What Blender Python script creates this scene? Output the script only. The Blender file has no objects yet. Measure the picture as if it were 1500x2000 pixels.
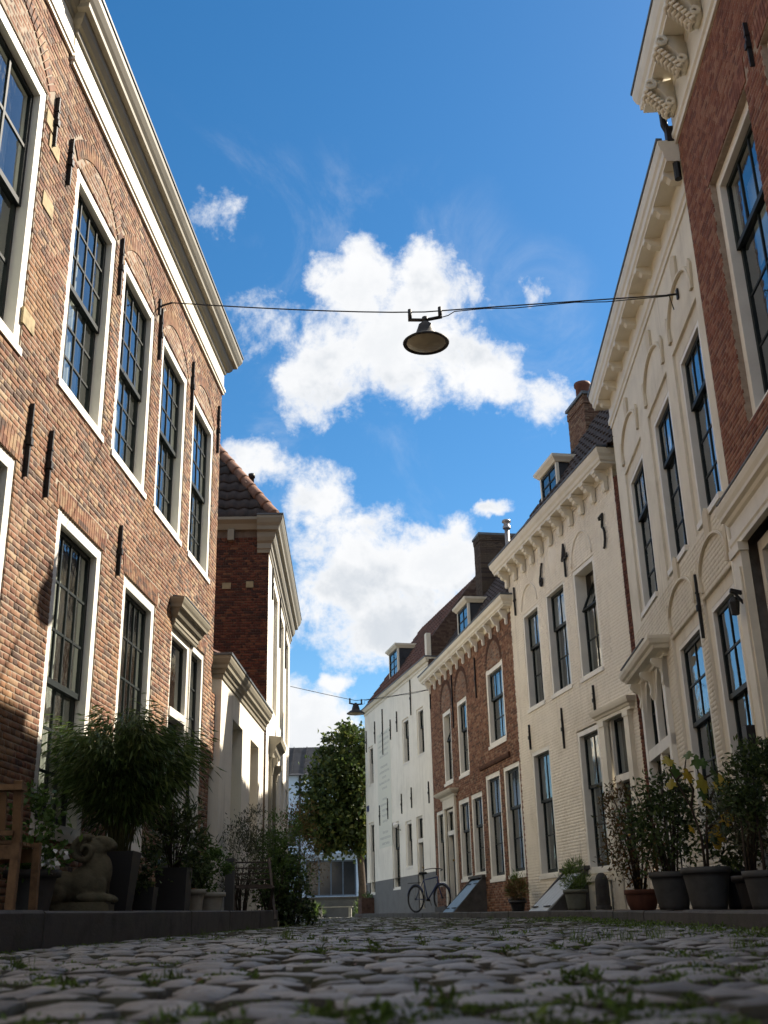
import bpy, bmesh, math, random
import numpy as np
from mathutils import Matrix, Vector, Euler
R_ = math.radians
rng = random.Random(7)
nrg = np.random.RandomState(11)
sc = bpy.context.scene
COL = sc.collection

# ------------------------------------------------------------------ camera
F_PX, ROLL, PITCH, CAM_H = 2100.0, R_(1.4), math.atan(799 / 2100.0), 0.12
cF = np.array([0, math.cos(PITCH), math.sin(PITCH)])
cU0 = np.array([0, -math.sin(PITCH), math.cos(PITCH)])
cR = math.cos(ROLL) * np.array([1., 0, 0]) - math.sin(ROLL) * cU0
cU = math.sin(ROLL) * np.array([1., 0, 0]) + math.cos(ROLL) * cU0
cam_d = bpy.data.cameras.new('camera')
cam_d.sensor_fit = 'VERTICAL'
cam_d.sensor_height = 24.0
cam_d.lens = 24.0 * F_PX / 2000.0
cam_d.clip_start = 0.05
cam_d.clip_end = 2000.0
cam_d.dof.use_dof = True
cam_d.dof.focus_distance = 13.0
cam_d.dof.aperture_fstop = 3.2
cam = bpy.data.objects.new('camera', cam_d)
COL.objects.link(cam)
cam.matrix_world = Matrix(((cR[0], cU[0], -cF[0], 0), (cR[1], cU[1], -cF[1], 0), (cR[2], cU[2], -cF[2], CAM_H), (0, 0, 0, 1)))
sc.camera = cam

def project(P):
    """pixel position (in a 1500 x 2000 frame) and depth of points, used only to tell which bricks and setts show largest"""
    v = np.asarray(P, float) - np.array([0, 0, CAM_H])
    z = v @ cF
    return 750 + F_PX * (v @ cR) / z, 1000 - F_PX * (v @ cU) / z, z

# ------------------------------------------------------------------ light and exposure
SUN_AZ, SUN_EL = 57.0, 42.0           # degrees: azimuth from +Y towards +X, elevation
SUN_STRENGTH, SKY_STRENGTH = 5.0, 0.060
sc.view_settings.view_transform = 'Standard'
sc.view_settings.look = 'None'
sc.view_settings.gamma = 1.0
sc.view_settings.exposure = 1.35
sc.view_settings.use_curve_mapping = False
sun_d = bpy.data.lights.new('sun', 'SUN')
sun_d.energy = SUN_STRENGTH
sun_d.angle = R_(0.5)
sun_d.color = (1.0, 0.90, 0.76)
sun = bpy.data.objects.new('sun', sun_d)
COL.objects.link(sun)
_a, _e = R_(SUN_AZ), R_(SUN_EL)
sun_dir = Vector((math.sin(_a) * math.cos(_e), math.cos(_a) * math.cos(_e), math.sin(_e)))
sun.rotation_euler = sun_dir.to_track_quat('Z', 'Y').to_euler()
sun.location = (20, 20, 40)

# ------------------------------------------------------------------ node helpers
class NT:
    def __init__(s, tree):
        s.t = tree
    def n(s, kind, **kw):
        nd = s.t.nodes.new(kind)
        for k, v in kw.items():
            setattr(nd, k, v)
        return nd
    def link(s, a, b):
        s.t.links.new(a, b)
    def setin(s, sock, v):
        if hasattr(v, 'is_output'):
            s.link(v, sock)
        else:
            sock.default_value = v
    def m(s, op, a, b=0.0, c=None, clamp=False):
        nd = s.n('ShaderNodeMath', operation=op, use_clamp=clamp)
        s.setin(nd.inputs[0], a)
        s.setin(nd.inputs[1], b)
        if c is not None:
            s.setin(nd.inputs[2], c)
        return nd.outputs[0]
    def mix(s, f, a, b, blend='MIX'):
        nd = s.n('ShaderNodeMix', data_type='RGBA', blend_type=blend)
        s.setin(nd.inputs[0], f)
        s.setin(nd.inputs[6], a)
        s.setin(nd.inputs[7], b)
        return nd.outputs[2]
    def ramp(s, f, stops, interp='LINEAR'):
        nd = s.n('ShaderNodeValToRGB')
        s.link(f, nd.inputs[0])
        nd.color_ramp.interpolation = interp
        el = nd.color_ramp.elements
        while len(el) < len(stops):
            el.new(0.5)
        for e, (p, c) in zip(el, stops):
            e.position = p
            e.color = (*c, 1) if len(c) == 3 else c
        return nd.outputs[0]
    def noise(s, scale, vec=None, detail=4.0, rough=0.55, dist=0.0, out=0):
        nd = s.n('ShaderNodeTexNoise')
        nd.inputs['Scale'].default_value = scale
        nd.inputs['Detail'].default_value = detail
        nd.inputs['Roughness'].default_value = rough
        nd.inputs['Distortion'].default_value = dist
        if vec is not None:
            s.link(vec, nd.inputs['Vector'])
        return nd.outputs[out]
    def maprange(s, v, a, b, c=0.0, d=1.0, smooth=True):
        nd = s.n('ShaderNodeMapRange', interpolation_type='SMOOTHSTEP' if smooth else 'LINEAR')
        s.setin(nd.inputs[0], v)
        for i, q in enumerate((a, b, c, d)):
            nd.inputs[1 + i].default_value = q
        return nd.outputs[0]

# ------------------------------------------------------------------ world: daylight sky with cumulus clouds
world = bpy.data.worlds.new('World')
sc.world = world
world.use_nodes = True
wt = NT(world.node_tree)
for nd in list(wt.t.nodes):
    wt.t.nodes.remove(nd)
sky = wt.n('ShaderNodeTexSky', sky_type='NISHITA', sun_disc=False)
sky.sun_elevation = R_(SUN_EL)
sky.sun_rotation = R_(SUN_AZ)
sky.air_density = 1.0
sky.dust_density = 0.25
sky.ozone_density = 2.2
hs = wt.n('ShaderNodeHueSaturation')
hs.inputs['Saturation'].default_value = 1.34
hs.inputs['Value'].default_value = 1.0
hs.inputs['Hue'].default_value = 0.496
wt.link(sky.outputs[0], hs.inputs['Color'])
tc = wt.n('ShaderNodeTexCoord')
gen = tc.outputs['Generated']
sx = wt.n('ShaderNodeSeparateXYZ')
wt.link(gen, sx.inputs[0])
az = wt.m('MULTIPLY', wt.m('ARCTAN2', sx.outputs[0], sx.outputs[1]), 57.29578)
el = wt.m('MULTIPLY', wt.m('ARCSINE', sx.outputs[2]), 57.29578)
# domain warp so the cloud outlines break up
wn = wt.n('ShaderNodeTexNoise')
wn.inputs['Scale'].default_value = 14.0
wn.inputs['Detail'].default_value = 6.0
wn.inputs['Roughness'].default_value = 0.6
wt.link(gen, wn.inputs['Vector'])
ws = wt.n('ShaderNodeSeparateColor')
wt.link(wn.outputs[1], ws.inputs[0])
azw = wt.m('ADD', az, wt.m('MULTIPLY', wt.m('SUBTRACT', ws.outputs[0], 0.5), 4.6))
elw = wt.m('ADD', el, wt.m('MULTIPLY', wt.m('SUBTRACT', ws.outputs[1], 0.5), 3.6))
CLOUDS = [  # azimuth, elevation, half width, half height, weight: the cumulus of this sky
    (0.8, 29.4, 5.6, 3.2, 1.0), (-1.4, 32.6, 2.6, 3.1, 1.0), (3.1, 31.8, 2.7, 3.0, 1.0), (5.9, 28.1, 3.3, 1.9, 0.95),
    (-3.9, 28.0, 2.8, 2.5, 0.95), (-7.0, 30.8, 3.4, 2.4, 0.40),
    (-1.4, 17.6, 5.0, 3.6, 1.0), (2.6, 17.9, 4.0, 2.8, 1.0), (-3.6, 21.6, 2.8, 2.6, 0.85), (-7.6, 23.3, 3.6, 1.7, 0.8),
    (0.6, 14.9, 6.0, 2.2, 1.0), (-4.6, 9.2, 3.6, 2.6, 1.0), (-2.8, 12.3, 1.5, 0.9, 0.62), (-10.2, 36.2, 3.0, 1.8, 0.46),
    (6.4, 20.8, 1.6, 0.7, 0.6), (9.5, 26.3, 2.6, 2.4, 0.42), (9.0, 31.5, 2.0, 1.5, 0.34)]
fld = None
for (ca, ce, ra, re, w) in CLOUDS:
    du = wt.m('MULTIPLY', wt.m('SUBTRACT', azw, ca), 1.0 / ra)
    dv = wt.m('MULTIPLY', wt.m('SUBTRACT', elw, ce), 1.0 / re)
    q = wt.m('ADD', wt.m('MULTIPLY', du, du), wt.m('MULTIPLY', dv, dv))
    b = wt.m('SUBTRACT', w, q)
    fld = b if fld is None else wt.m('SMOOTH_MAX', fld, b, 0.35)
# broken cumulus added over the sky out of view, thickened for fill light
inview = wt.m('MULTIPLY', wt.maprange(wt.m('ABSOLUTE', az), 20.0, 34.0, 1.0, 0.0), wt.maprange(el, 46.0, 62.0, 1.0, 0.0))
gfld = wt.m('SUBTRACT', wt.m('MULTIPLY', wt.m('SUBTRACT', wt.noise(3.6, gen, 3.0, 0.5), 0.45), 7.0), wt.m('MULTIPLY', inview, 6.0))
fld = wt.m('MAXIMUM', fld, gfld)
fine = wt.noise(22.0, gen, 12.0, 0.66, 0.15)
dens = wt.m('ADD', fld, wt.m('MULTIPLY', wt.m('SUBTRACT', fine, 0.5), 3.0))
cover = wt.maprange(dens, -0.20, 0.72)
veil = wt.m('MULTIPLY', wt.maprange(wt.noise(6.0, gen, 9.0, 0.65, 0.9), 0.50, 0.80), 0.20)
veil = wt.m('MULTIPLY', veil, wt.maprange(fld, -6.0, -0.5))
cover = wt.m('MINIMUM', wt.m('MAXIMUM', cover, veil), 1.0)
body = wt.noise(9.0, gen, 5.0, 0.52)
# relief of the cloud: the same noise a little nearer the sun tells lit from unlit sides
off_ = wt.n('ShaderNodeVectorMath', operation='ADD')
wt.link(gen, off_.inputs[0])
off_.inputs[1].default_value = (0.016, 0.004, 0.034)
body2 = wt.noise(9.0, off_.outputs[0], 5.0, 0.52)
relief = wt.maprange(wt.m('SUBTRACT', body2, body), -0.035, 0.075)
shade = wt.m('MULTIPLY', wt.maprange(dens, 0.2, 1.3), wt.m('ADD', wt.m('MULTIPLY', relief, 0.75), wt.m('MULTIPLY', wt.maprange(body, 0.42, 0.62), 0.30)))
ccol = wt.mix(shade, (0.39, 0.393, 0.398, 1), (0.255, 0.275, 0.30, 1))
skyc = wt.n('ShaderNodeVectorMath', operation='SCALE')
wt.link(hs.outputs[0], skyc.inputs[0])
skyc.inputs[3].default_value = SKY_STRENGTH
fin = wt.mix(cover, skyc.outputs[0], ccol)
bg = wt.n('ShaderNodeBackground')
wt.link(fin, bg.inputs[0])
bg.inputs[1].default_value = 1.0
wo = wt.n('ShaderNodeOutputWorld')
wt.link(bg.outputs[0], wo.inputs[0])
world.cycles.sampling_method = 'MANUAL'
world.cycles.sample_map_resolution = 512

sc.render.engine = 'CYCLES'
sc.cycles.use_denoising = True
sc.cycles.max_bounces = 8
sc.cycles.diffuse_bounces = 4
sc.cycles.glossy_bounces = 4
sc.cycles.transparent_max_bounces = 16
sc.cycles.sample_clamp_indirect = 6.0
sc.cycles.caustics_reflective = False
sc.cycles.caustics_refractive = False

# ------------------------------------------------------------------ mesh builder
class MB:
    """collects faces in (s, o, z): along the facade, out towards the street, up"""
    def __init__(s, sg=1):
        s.v, s.f, s.sg, s.mi = [], [], sg, []
    def add(s, vs, fs, mi=0):
        b = len(s.v)
        s.v += [(p[0], s.sg * p[1], p[2]) for p in vs]
        for f in fs:
            f = [b + i for i in f]
            s.f.append(f if s.sg > 0 else f[::-1])
            s.mi.append(mi)
        return s
    def quad(s, a, b, c, d, mi=0):
        return s.add([a, b, c, d], [(0, 1, 2, 3)], mi)
    BOXF = [(0, 3, 2, 1), (4, 5, 6, 7), (0, 1, 5, 4), (1, 2, 6, 5), (2, 3, 7, 6), (3, 0, 4, 7)]
    def box(s, a0, a1, o0, o1, z0, z1, mi=0):
        if a0 > a1: a0, a1 = a1, a0
        if o0 > o1: o0, o1 = o1, o0
        if z0 > z1: z0, z1 = z1, z0
        return s.add([(a0, o0, z0), (a1, o0, z0), (a1, o1, z0), (a0, o1, z0), (a0, o0, z1), (a1, o0, z1), (a1, o1, z1), (a0, o1, z1)], s.BOXF, mi)
    def boxm(s, M, dx, dy, dz, mi=0, taper=1.0):
        c = []
        for z in (-.5, .5):
            k = taper if z > 0 else 1.0
            for (x, y) in ((-.5, -.5), (.5, -.5), (.5, .5), (-.5, .5)):
                c.append(tuple(M @ Vector((x * dx * k, y * dy * k, z * dz))))
        return s.add(c, s.BOXF, mi)
    def bar(s, p, q, w, d, mi=0):
        """square bar from p to q"""
        p, q = Vector(p), Vector(q)
        t = q - p
        L = t.length
        M = Matrix.Translation((p + q) / 2) @ t.to_track_quat('Z', 'Y').to_matrix().to_4x4()
        return s.boxm(M, w, d, L, mi)
    def prism(s, prof, a0, a1, mi=0):
        """profile of (o, z) points extruded from a0 to a1"""
        n = len(prof)
        vs = [(a0, o, z) for o, z in prof] + [(a1, o, z) for o, z in prof]
        fs = [tuple(range(n)), tuple(range(2 * n - 1, n - 1, -1))] + [(i, n + i, n + (i + 1) % n, (i + 1) % n) for i in range(n)]
        return s.add(vs, fs, mi)
    def face(s, poly, o0, o1, mi=0):
        """polygon of (s, z) extruded from o0 to o1 (o1 > o0)"""
        n = len(poly)
        vs = [(a, o0, z) for a, z in poly] + [(a, o1, z) for a, z in poly]
        fs = [tuple(range(n)), tuple(range(2 * n - 1, n - 1, -1))] + [(i, n + i, n + (i + 1) % n, (i + 1) % n) for i in range(n)]
        return s.add(vs, fs, mi)
    def sweep(s, path, prof, cap=True, mi=0):
        """profile of (projection, z) swept along plan points (s, o) with mitred corners; projects to the left of the path"""
        pts = [Vector((a, b)) for a, b in path]
        n, k = len(pts), len(prof)
        vs = []
        for i in range(n):
            d0 = (pts[i] - pts[i - 1]).normalized() if i > 0 else (pts[1] - pts[0]).normalized()
            d1 = (pts[i + 1] - pts[i]).normalized() if i < n - 1 else d0
            n0, n1 = Vector((-d0.y, d0.x)), Vector((-d1.y, d1.x))
            m = n0 + n1
            m = m / max(1e-6, (1 + n0.dot(n1)))
            for p, z in prof:
                vs.append((pts[i].x + m.x * p, pts[i].y + m.y * p, z))
        fs = []
        for i in range(n - 1):
            for j in range(k - 1):
                fs.append((i * k + j, i * k + j + 1, (i + 1) * k + j + 1, (i + 1) * k + j))
        if cap:
            fs.append(tuple(range(k)))
            fs.append(tuple((n - 1) * k + j for j in range(k - 1, -1, -1)))
        return s.add(vs, fs, mi)
    def tube(s, pts, rad, n=6, cap=True, mi=0):
        pts = [Vector(p) for p in pts]
        if not isinstance(rad, (list, tuple)):
            rad = [rad] * len(pts)
        vs, fs = [], []
        up = None
        for i, p in enumerate(pts):
            t = (pts[min(i + 1, len(pts) - 1)] - pts[max(i - 1, 0)]).normalized()
            if up is None:
                up = t.orthogonal().normalized()
            up = (up - t * up.dot(t))
            up = up.normalized() if up.length > 1e-6 else t.orthogonal().normalized()
            w = t.cross(up)
            for k in range(n):
                a = 2 * math.pi * k / n
                vs.append(tuple(p + (up * math.cos(a) + w * math.sin(a)) * rad[i]))
        for i in range(len(pts) - 1):
            for k in range(n):
                fs.append((i * n + k, i * n + (k + 1) % n, (i + 1) * n + (k + 1) % n, (i + 1) * n + k))
        if cap:
            fs.append(tuple(range(n - 1, -1, -1)))
            fs.append(tuple((len(pts) - 1) * n + k for k in range(n)))
        return s.add(vs, fs, mi)
    def lathe(s, prof, c=(0, 0, 0), n=24, mi=0, cap=False, sq=None):
        vs, fs = [], []
        for r, z in prof:
            for k in range(n):
                a = 2 * math.pi * k / n
                vs.append((c[0] + r * math.cos(a), c[1] + r * math.sin(a), c[2] + z))
        for i in range(len(prof) - 1):
            for k in range(n):
                fs.append((i * n + k, i * n + (k + 1) % n, (i + 1) * n + (k + 1) % n, (i + 1) * n + k))
        if cap:
            fs.append(tuple(range(n - 1, -1, -1)))
            fs.append(tuple((len(prof) - 1) * n + k for k in range(n)))
        return s.add(vs, fs, mi)
    def mesh(s, name, mats, smooth=False):
        me = bpy.data.meshes.new(name)
        me.from_pydata(s.v, [], s.f)
        if not isinstance(mats, (list, tuple)):
            mats = [mats]
        for m in mats:
            me.materials.append(m)
        if len(mats) > 1:
            me.polygons.foreach_set('material_index', s.mi)
        if smooth:
            me.polygons.foreach_set('use_smooth', [True] * len(me.polygons))
        me.update()
        return me
    def build(s, name, mats, parent=None, smooth=False):
        return link(name, s.mesh(name, mats, smooth), parent)

def link(name, data, parent=None):
    o = bpy.data.objects.new(name, data)
    COL.objects.link(o)
    if parent is not None:
        o.parent = parent
    return o

def tag(o, label=None, cat=None, group=None, kind=None):
    if label: o['label'] = label
    if cat: o['category'] = cat
    if group: o['group'] = group
    if kind: o['kind'] = kind
    return o

def thing(name, label, cat, loc=(0, 0, 0), rz=0.0, group=None):
    o = link(name, None)
    o.location = loc
    o.rotation_euler = (0, 0, rz)
    o.empty_display_size = 0.2
    return tag(o, label, cat, group)

def arrays_mesh(name, V, Fq, mats, smooth=False, tri=False):
    """fast mesh from numpy arrays: V (n,3), Fq (m,4) or (m,3)"""
    me = bpy.data.meshes.new(name)
    k = Fq.shape[1]
    me.vertices.add(len(V))
    me.vertices.foreach_set('co', np.ascontiguousarray(V, dtype=np.float32).ravel())
    me.loops.add(Fq.size)
    me.loops.foreach_set('vertex_index', np.ascontiguousarray(Fq, dtype=np.int32).ravel())
    me.polygons.add(len(Fq))
    me.polygons.foreach_set('loop_start', np.arange(0, Fq.size, k, dtype=np.int32))
    me.polygons.foreach_set('loop_total', np.full(len(Fq), k, dtype=np.int32))
    if smooth:
        me.polygons.foreach_set('use_smooth', np.ones(len(Fq), dtype=bool))
    for m in (mats if isinstance(mats, (list, tuple)) else [mats]):
        me.materials.append(m)
    me.update(calc_edges=True)
    return me

# ------------------------------------------------------------------ materials
def new_mat(name):
    m = bpy.data.materials.new(name)
    m.use_nodes = True
    t = NT(m.node_tree)
    b = m.node_tree.nodes['Principled BSDF']
    return m, t, b

def paint(name, col, rough=0.6, var=0.12, scale=6.0, bump=0.0, bscale=60.0, dirt=None, dirt_amt=0.3, spec=0.35, metal=0.0, dscale=1.3, streak=0.0):
    m, t, b = new_mat(name)
    tcn = t.n('ShaderNodeTexCoord')
    v = tcn.outputs['Object']
    n1 = t.noise(scale, v, 5.0, 0.6)
    dark = tuple(c * (1 - 2.2 * var) for c in col)
    lite = tuple(min(1, c * (1 + var)) for c in col)
    c = t.ramp(n1, [(0.28, dark), (0.5, col), (0.75, lite)])
    if dirt is not None:
        n2 = t.noise(dscale, v, 7.0, 0.65, 0.4)
        f = t.m('MULTIPLY', t.maprange(n2, 0.48, 0.72), dirt_amt)
        c = t.mix(f, c, (*dirt, 1))
    if streak:
        mp = t.n('ShaderNodeMapping')
        mp.inputs['Scale'].default_value = (7.0, 7.0, 0.35)
        t.link(v, mp.inputs[0])
        n3 = t.noise(1.0, mp.outputs[0], 6.0, 0.65)
        n4 = t.noise(0.7, v, 3.0, 0.6)
        f = t.m('MULTIPLY', t.m('MULTIPLY', t.maprange(n3, 0.50, 0.72), t.maprange(n4, 0.35, 0.65)), streak)
        c = t.mix(f, c, (0.24, 0.21, 0.16, 1))
    t.link(c, b.inputs['Base Color'])
    b.inputs['Roughness'].default_value = rough
    b.inputs['Metallic'].default_value = metal
    b.inputs['Specular IOR Level'].default_value = spec
    if bump:
        bn = t.n('ShaderNodeBump')
        bn.inputs['Strength'].default_value = bump
        bn.inputs['Distance'].default_value = 0.01
        t.link(t.noise(bscale, v, 6.0, 0.6), bn.inputs['Height'])
        t.link(bn.outputs[0], b.inputs['Normal'])
    return m

def leafmat(name, cols, rough=0.5, trans=0.25):
    """leaf colour from a per-leaf vertex attribute 'tint' (0..1)"""
    m, t, b = new_mat(name)
    at = t.n('ShaderNodeAttribute', attribute_name='tint')
    k = len(cols)
    c = t.ramp(at.outputs['Fac'], [(i / max(1, k - 1), cc) for i, cc in enumerate(cols)])
    t.link(c, b.inputs['Base Color'])
    b.inputs['Roughness'].default_value = rough
    b.inputs['Specular IOR Level'].default_value = 0.3
    tr = t.n('ShaderNodeBsdfTranslucent')
    t.link(c, tr.inputs[0])
    mx = t.n('ShaderNodeMixShader')
    mx.inputs[0].default_value = trans
    t.link(b.outputs[0], mx.inputs[1])
    t.link(tr.outputs[0], mx.inputs[2])
    t.link(mx.outputs[0], t.t.nodes['Material Output'].inputs[0])
    return m

def brickmat(name, ref, L, h, pal, mortar=False, stain=(0.10, 0.07, 0.05), stain_amt=0.35, rough=0.85, bump=0.5, warm=None, lime=0.0, tone=0.0):
    """brick colours: each brick of the bond takes its own colour, keyed on its course and place in the wall of `ref`"""
    m, t, b = new_mat(name)
    tcn = t.n('ShaderNodeTexCoord')
    tcn.object = ref
    v = tcn.outputs['Object']
    sp = t.n('ShaderNodeSeparateXYZ')
    t.link(v, sp.inputs[0])
    if mortar:
        n1 = t.noise(14.0, v, 6.0, 0.6)
        c = t.ramp(n1, [(0.3, tuple(q * 0.65 for q in pal[0])), (0.7, pal[0])])
    else:
        row = t.m('FLOOR', t.m('MULTIPLY', sp.outputs[2], 1 / h))
        par = t.m('FLOORED_MODULO', row, 2.0)
        r2 = t.m('FLOORED_MODULO', t.m('FLOOR', t.m('MULTIPLY', row, 0.5)), 2.0)
        inv = t.m('ADD', 1 / L, t.m('MULTIPLY', par, 1 / L))
        sh = t.m('ADD', t.m('MULTIPLY', par, 0.5), t.m('MULTIPLY', t.m('MULTIPLY', t.m('SUBTRACT', 1.0, par), r2), 0.5))
        idx = t.m('FLOOR', t.m('ADD', t.m('MULTIPLY', sp.outputs[0], inv), sh))
        cv = t.n('ShaderNodeCombineXYZ')
        t.link(row, cv.inputs[0])
        t.link(idx, cv.inputs[1])
        wn_ = t.n('ShaderNodeTexWhiteNoise', noise_dimensions='2D')
        t.link(cv.outputs[0], wn_.inputs[0])
        k = len(pal)
        # patches of similar bricks: bias the pick with a slow noise
        slow = t.noise(0.9, v, 3.0, 0.6)
        pick = t.m('ADD', t.m('MULTIPLY', wn_.outputs[0], 0.72), t.m('MULTIPLY', t.maprange(slow, 0.3, 0.7), 0.28))
        c = t.ramp(pick, [(i / k, p) for i, p in enumerate(pal)], 'CONSTANT')
        grain = t.noise(55.0, v, 6.0, 0.7)
        smear = t.noise(7.0, v, 6.0, 0.7, 0.3)
        c = t.mix(t.m('MULTIPLY', t.maprange(smear, 0.46, 0.70), lime), c, (0.40, 0.34, 0.265, 1))
        c = t.mix(0.55, c, t.ramp(grain, [(0.25, (0.35, 0.33, 0.32)), (0.6, (1, 1, 1)), (0.8, (1.25, 1.2, 1.12))]), 'MULTIPLY')
    if tone:
        slow2 = t.noise(0.42, v, 4.0, 0.6, 0.4)
        c = t.mix(t.m('MULTIPLY', t.maprange(slow2, 0.36, 0.62), tone), c, (0.62, 0.52, 0.46, 1), 'MULTIPLY')
    st = t.noise(1.6, v, 8.0, 0.68, 0.5)
    c = t.mix(t.m('MULTIPLY', t.maprange(st, 0.5, 0.74), stain_amt), c, (*stain, 1))
    if warm is not None:
        wnz = t.noise(1.1, v, 4.0, 0.6, 0.3)
        c = t.mix(t.m('MULTIPLY', t.maprange(wnz, 0.5, 0.68), 0.45), c, (*warm, 1))
    t.link(c, b.inputs['Base Color'])
    b.inputs['Roughness'].default_value = rough
    b.inputs['Specular IOR Level'].default_value = 0.2
    bn = t.n('ShaderNodeBump')
    bn.inputs['Strength'].default_value = bump
    bn.inputs['Distance'].default_value = 0.006
    t.link(t.noise(90.0, v, 5.0, 0.65), bn.inputs['Height'])
    t.link(bn.outputs[0], b.inputs['Normal'])
    return m

def glassmat():
    m, t, b = new_mat('window_glass')
    for nd in list(t.t.nodes):
        if nd.type != 'OUTPUT_MATERIAL':
            t.t.nodes.remove(nd)
    out = t.t.nodes['Material Output']
    gl = t.n('ShaderNodeBsdfGlossy')
    gl.inputs['Roughness'].default_value = 0.015
    gl.inputs['Color'].default_value = (0.93, 0.96, 0.97, 1)
    tr = t.n('ShaderNodeBsdfTransparent')
    tr.inputs[0].default_value = (0.80, 0.86, 0.84, 1)
    bn = t.n('ShaderNodeBump')
    bn.inputs['Strength'].default_value = 0.10
    bn.inputs['Distance'].default_value = 0.02
    tcn = t.n('ShaderNodeTexCoord')
    t.link(t.noise(4.0, tcn.outputs['Object'], 2.0, 0.5), bn.inputs['Height'])
    t.link(bn.outputs[0], gl.inputs['Normal'])
    fr = t.n('ShaderNodeFresnel')
    geo = t.n('ShaderNodeNewGeometry')     # a thin pane reflects the same from both sides
    t.link(t.m('ADD', t.m('MULTIPLY', geo.outputs['Backfacing'], 1 / 1.52 - 1.52), 1.52), fr.inputs[0])
    mx = t.n('ShaderNodeMixShader')
    t.link(t.m('MINIMUM', t.m('ADD', t.m('MULTIPLY', fr.outputs[0], 1.5), 0.05), 1.0), mx.inputs[0])
    t.link(tr.outputs[0], mx.inputs[1])
    t.link(gl.outputs[0], mx.inputs[2])
    t.link(mx.outputs[0], out.inputs[0])
    return m

WHITE = paint('white_paint', (0.80, 0.77, 0.69), 0.45, 0.05, 3.0, dirt=(0.34, 0.31, 0.25), dirt_amt=0.18)
CREAM = paint('cream_paint', (0.74, 0.69, 0.57), 0.45, 0.05, 3.0, dirt=(0.34, 0.30, 0.22), dirt_amt=0.22)
STONEP = paint('stone_coloured_paint', (0.25, 0.228, 0.175), 0.5, 0.06, 2.5, dirt=(0.25, 0.22, 0.17), dirt_amt=0.25)
DARKGREEN = paint('black_green_paint', (0.009, 0.014, 0.014), 0.5, 0.1, 9.0, spec=0.25)
BLACKIRON = paint('black_iron', (0.012, 0.011, 0.011), 0.55, 0.2, 30.0, bump=0.3)
LEAD = paint('lead', (0.10, 0.115, 0.13), 0.5, 0.2, 4.0)
GREYDARK = paint('dark_grey_paint', (0.05, 0.052, 0.055), 0.5, 0.1)
ROOM = paint('room_wall', (0.16, 0.145, 0.125), 0.9, 0.1)
CURTAIN = paint('grey_linen', (0.58, 0.56, 0.50), 0.9, 0.06)
NETCURT = paint('white_net', (0.62, 0.61, 0.57), 0.9, 0.05)
GLASS = glassmat()
GLOBE = paint('milk_glass', (0.8, 0.8, 0.78), 0.25, 0.02)
WOOD = paint('oiled_teak', (0.21, 0.12, 0.058), 0.55, 0.25, 14.0, bump=0.2)
OLDWOOD = paint('weathered_wood', (0.07, 0.055, 0.045), 0.8, 0.3, 14.0, bump=0.3)
BARK = paint('bark', (0.05, 0.037, 0.027), 0.9, 0.3, 12.0, bump=0.8, bscale=25.0)
SOIL = paint('soil', (0.03, 0.022, 0.016), 0.95, 0.3, 12.0)
SLATE = paint('dark_slate', (0.032, 0.034, 0.04), 0.5, 0.25, 5.0, bump=0.2)
TILE_RED = paint('weathered_pantile', (0.115, 0.052, 0.036), 0.75, 0.28, 3.5, bump=0.4, dirt=(0.03, 0.028, 0.022), dirt_amt=0.6)
TILE_DARK = paint('dark_pantile', (0.042, 0.03, 0.027), 0.7, 0.25, 3.5, bump=0.4, dirt=(0.02, 0.02, 0.018), dirt_amt=0.5)
STATUE = paint('weathered_sandstone', (0.095, 0.085, 0.055), 0.95, 0.25, 7.0, bump=0.8, bscale=40.0, dirt=(0.07, 0.075, 0.045), dirt_amt=0.6, dscale=5.0)
KERB = paint('bluestone_kerb', (0.075, 0.07, 0.066), 0.75, 0.22, 5.0, bump=0.5, dirt=(0.045, 0.055, 0.03), dirt_amt=0.5, dscale=2.5)
PLASTIC_BLACK = paint('black_planter', (0.016, 0.016, 0.018), 0.5, 0.1)
POT_GREY = paint('dark_grey_pot', (0.065, 0.066, 0.066), 0.7, 0.18, 6.0, bump=0.2)
POT_LIGHT = paint('pale_concrete_pot', (0.33, 0.32, 0.28), 0.8, 0.12, 6.0, bump=0.2)
POT_SAGE = paint('sage_grey_pot', (0.13, 0.14, 0.115), 0.8, 0.15, 6.0, bump=0.2)
TERRACOTTA = paint('dark_terracotta', (0.11, 0.042, 0.028), 0.75, 0.2, 6.0, bump=0.2)

# ------------------------------------------------------------------ houses: a root at the foot of the facade, x along it, y towards (sg=1) or away from (sg=-1) the street
class House:
    def __init__(s, name, label, P, az, sg, cat='house'):
        s.sg, s.P, s.az = sg, P, az
        th = R_(90 - az)
        s.root = thing(name, label, cat, (P[0], P[1], 0), th)
        s.t = np.array([math.cos(th), math.sin(th)])
        s.n = np.array([-math.sin(th), math.cos(th)]) * sg       # towards the street
    def mb(s):
        return MB(s.sg)
    def world(s, a, o, z):
        p = np.array(s.P) + s.t * a + s.n * o
        return (p[0], p[1], z)
    def part(s, mb, name, mat, smooth=False, parent=None):
        return mb.build(name, mat, parent or s.root, smooth)

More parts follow.
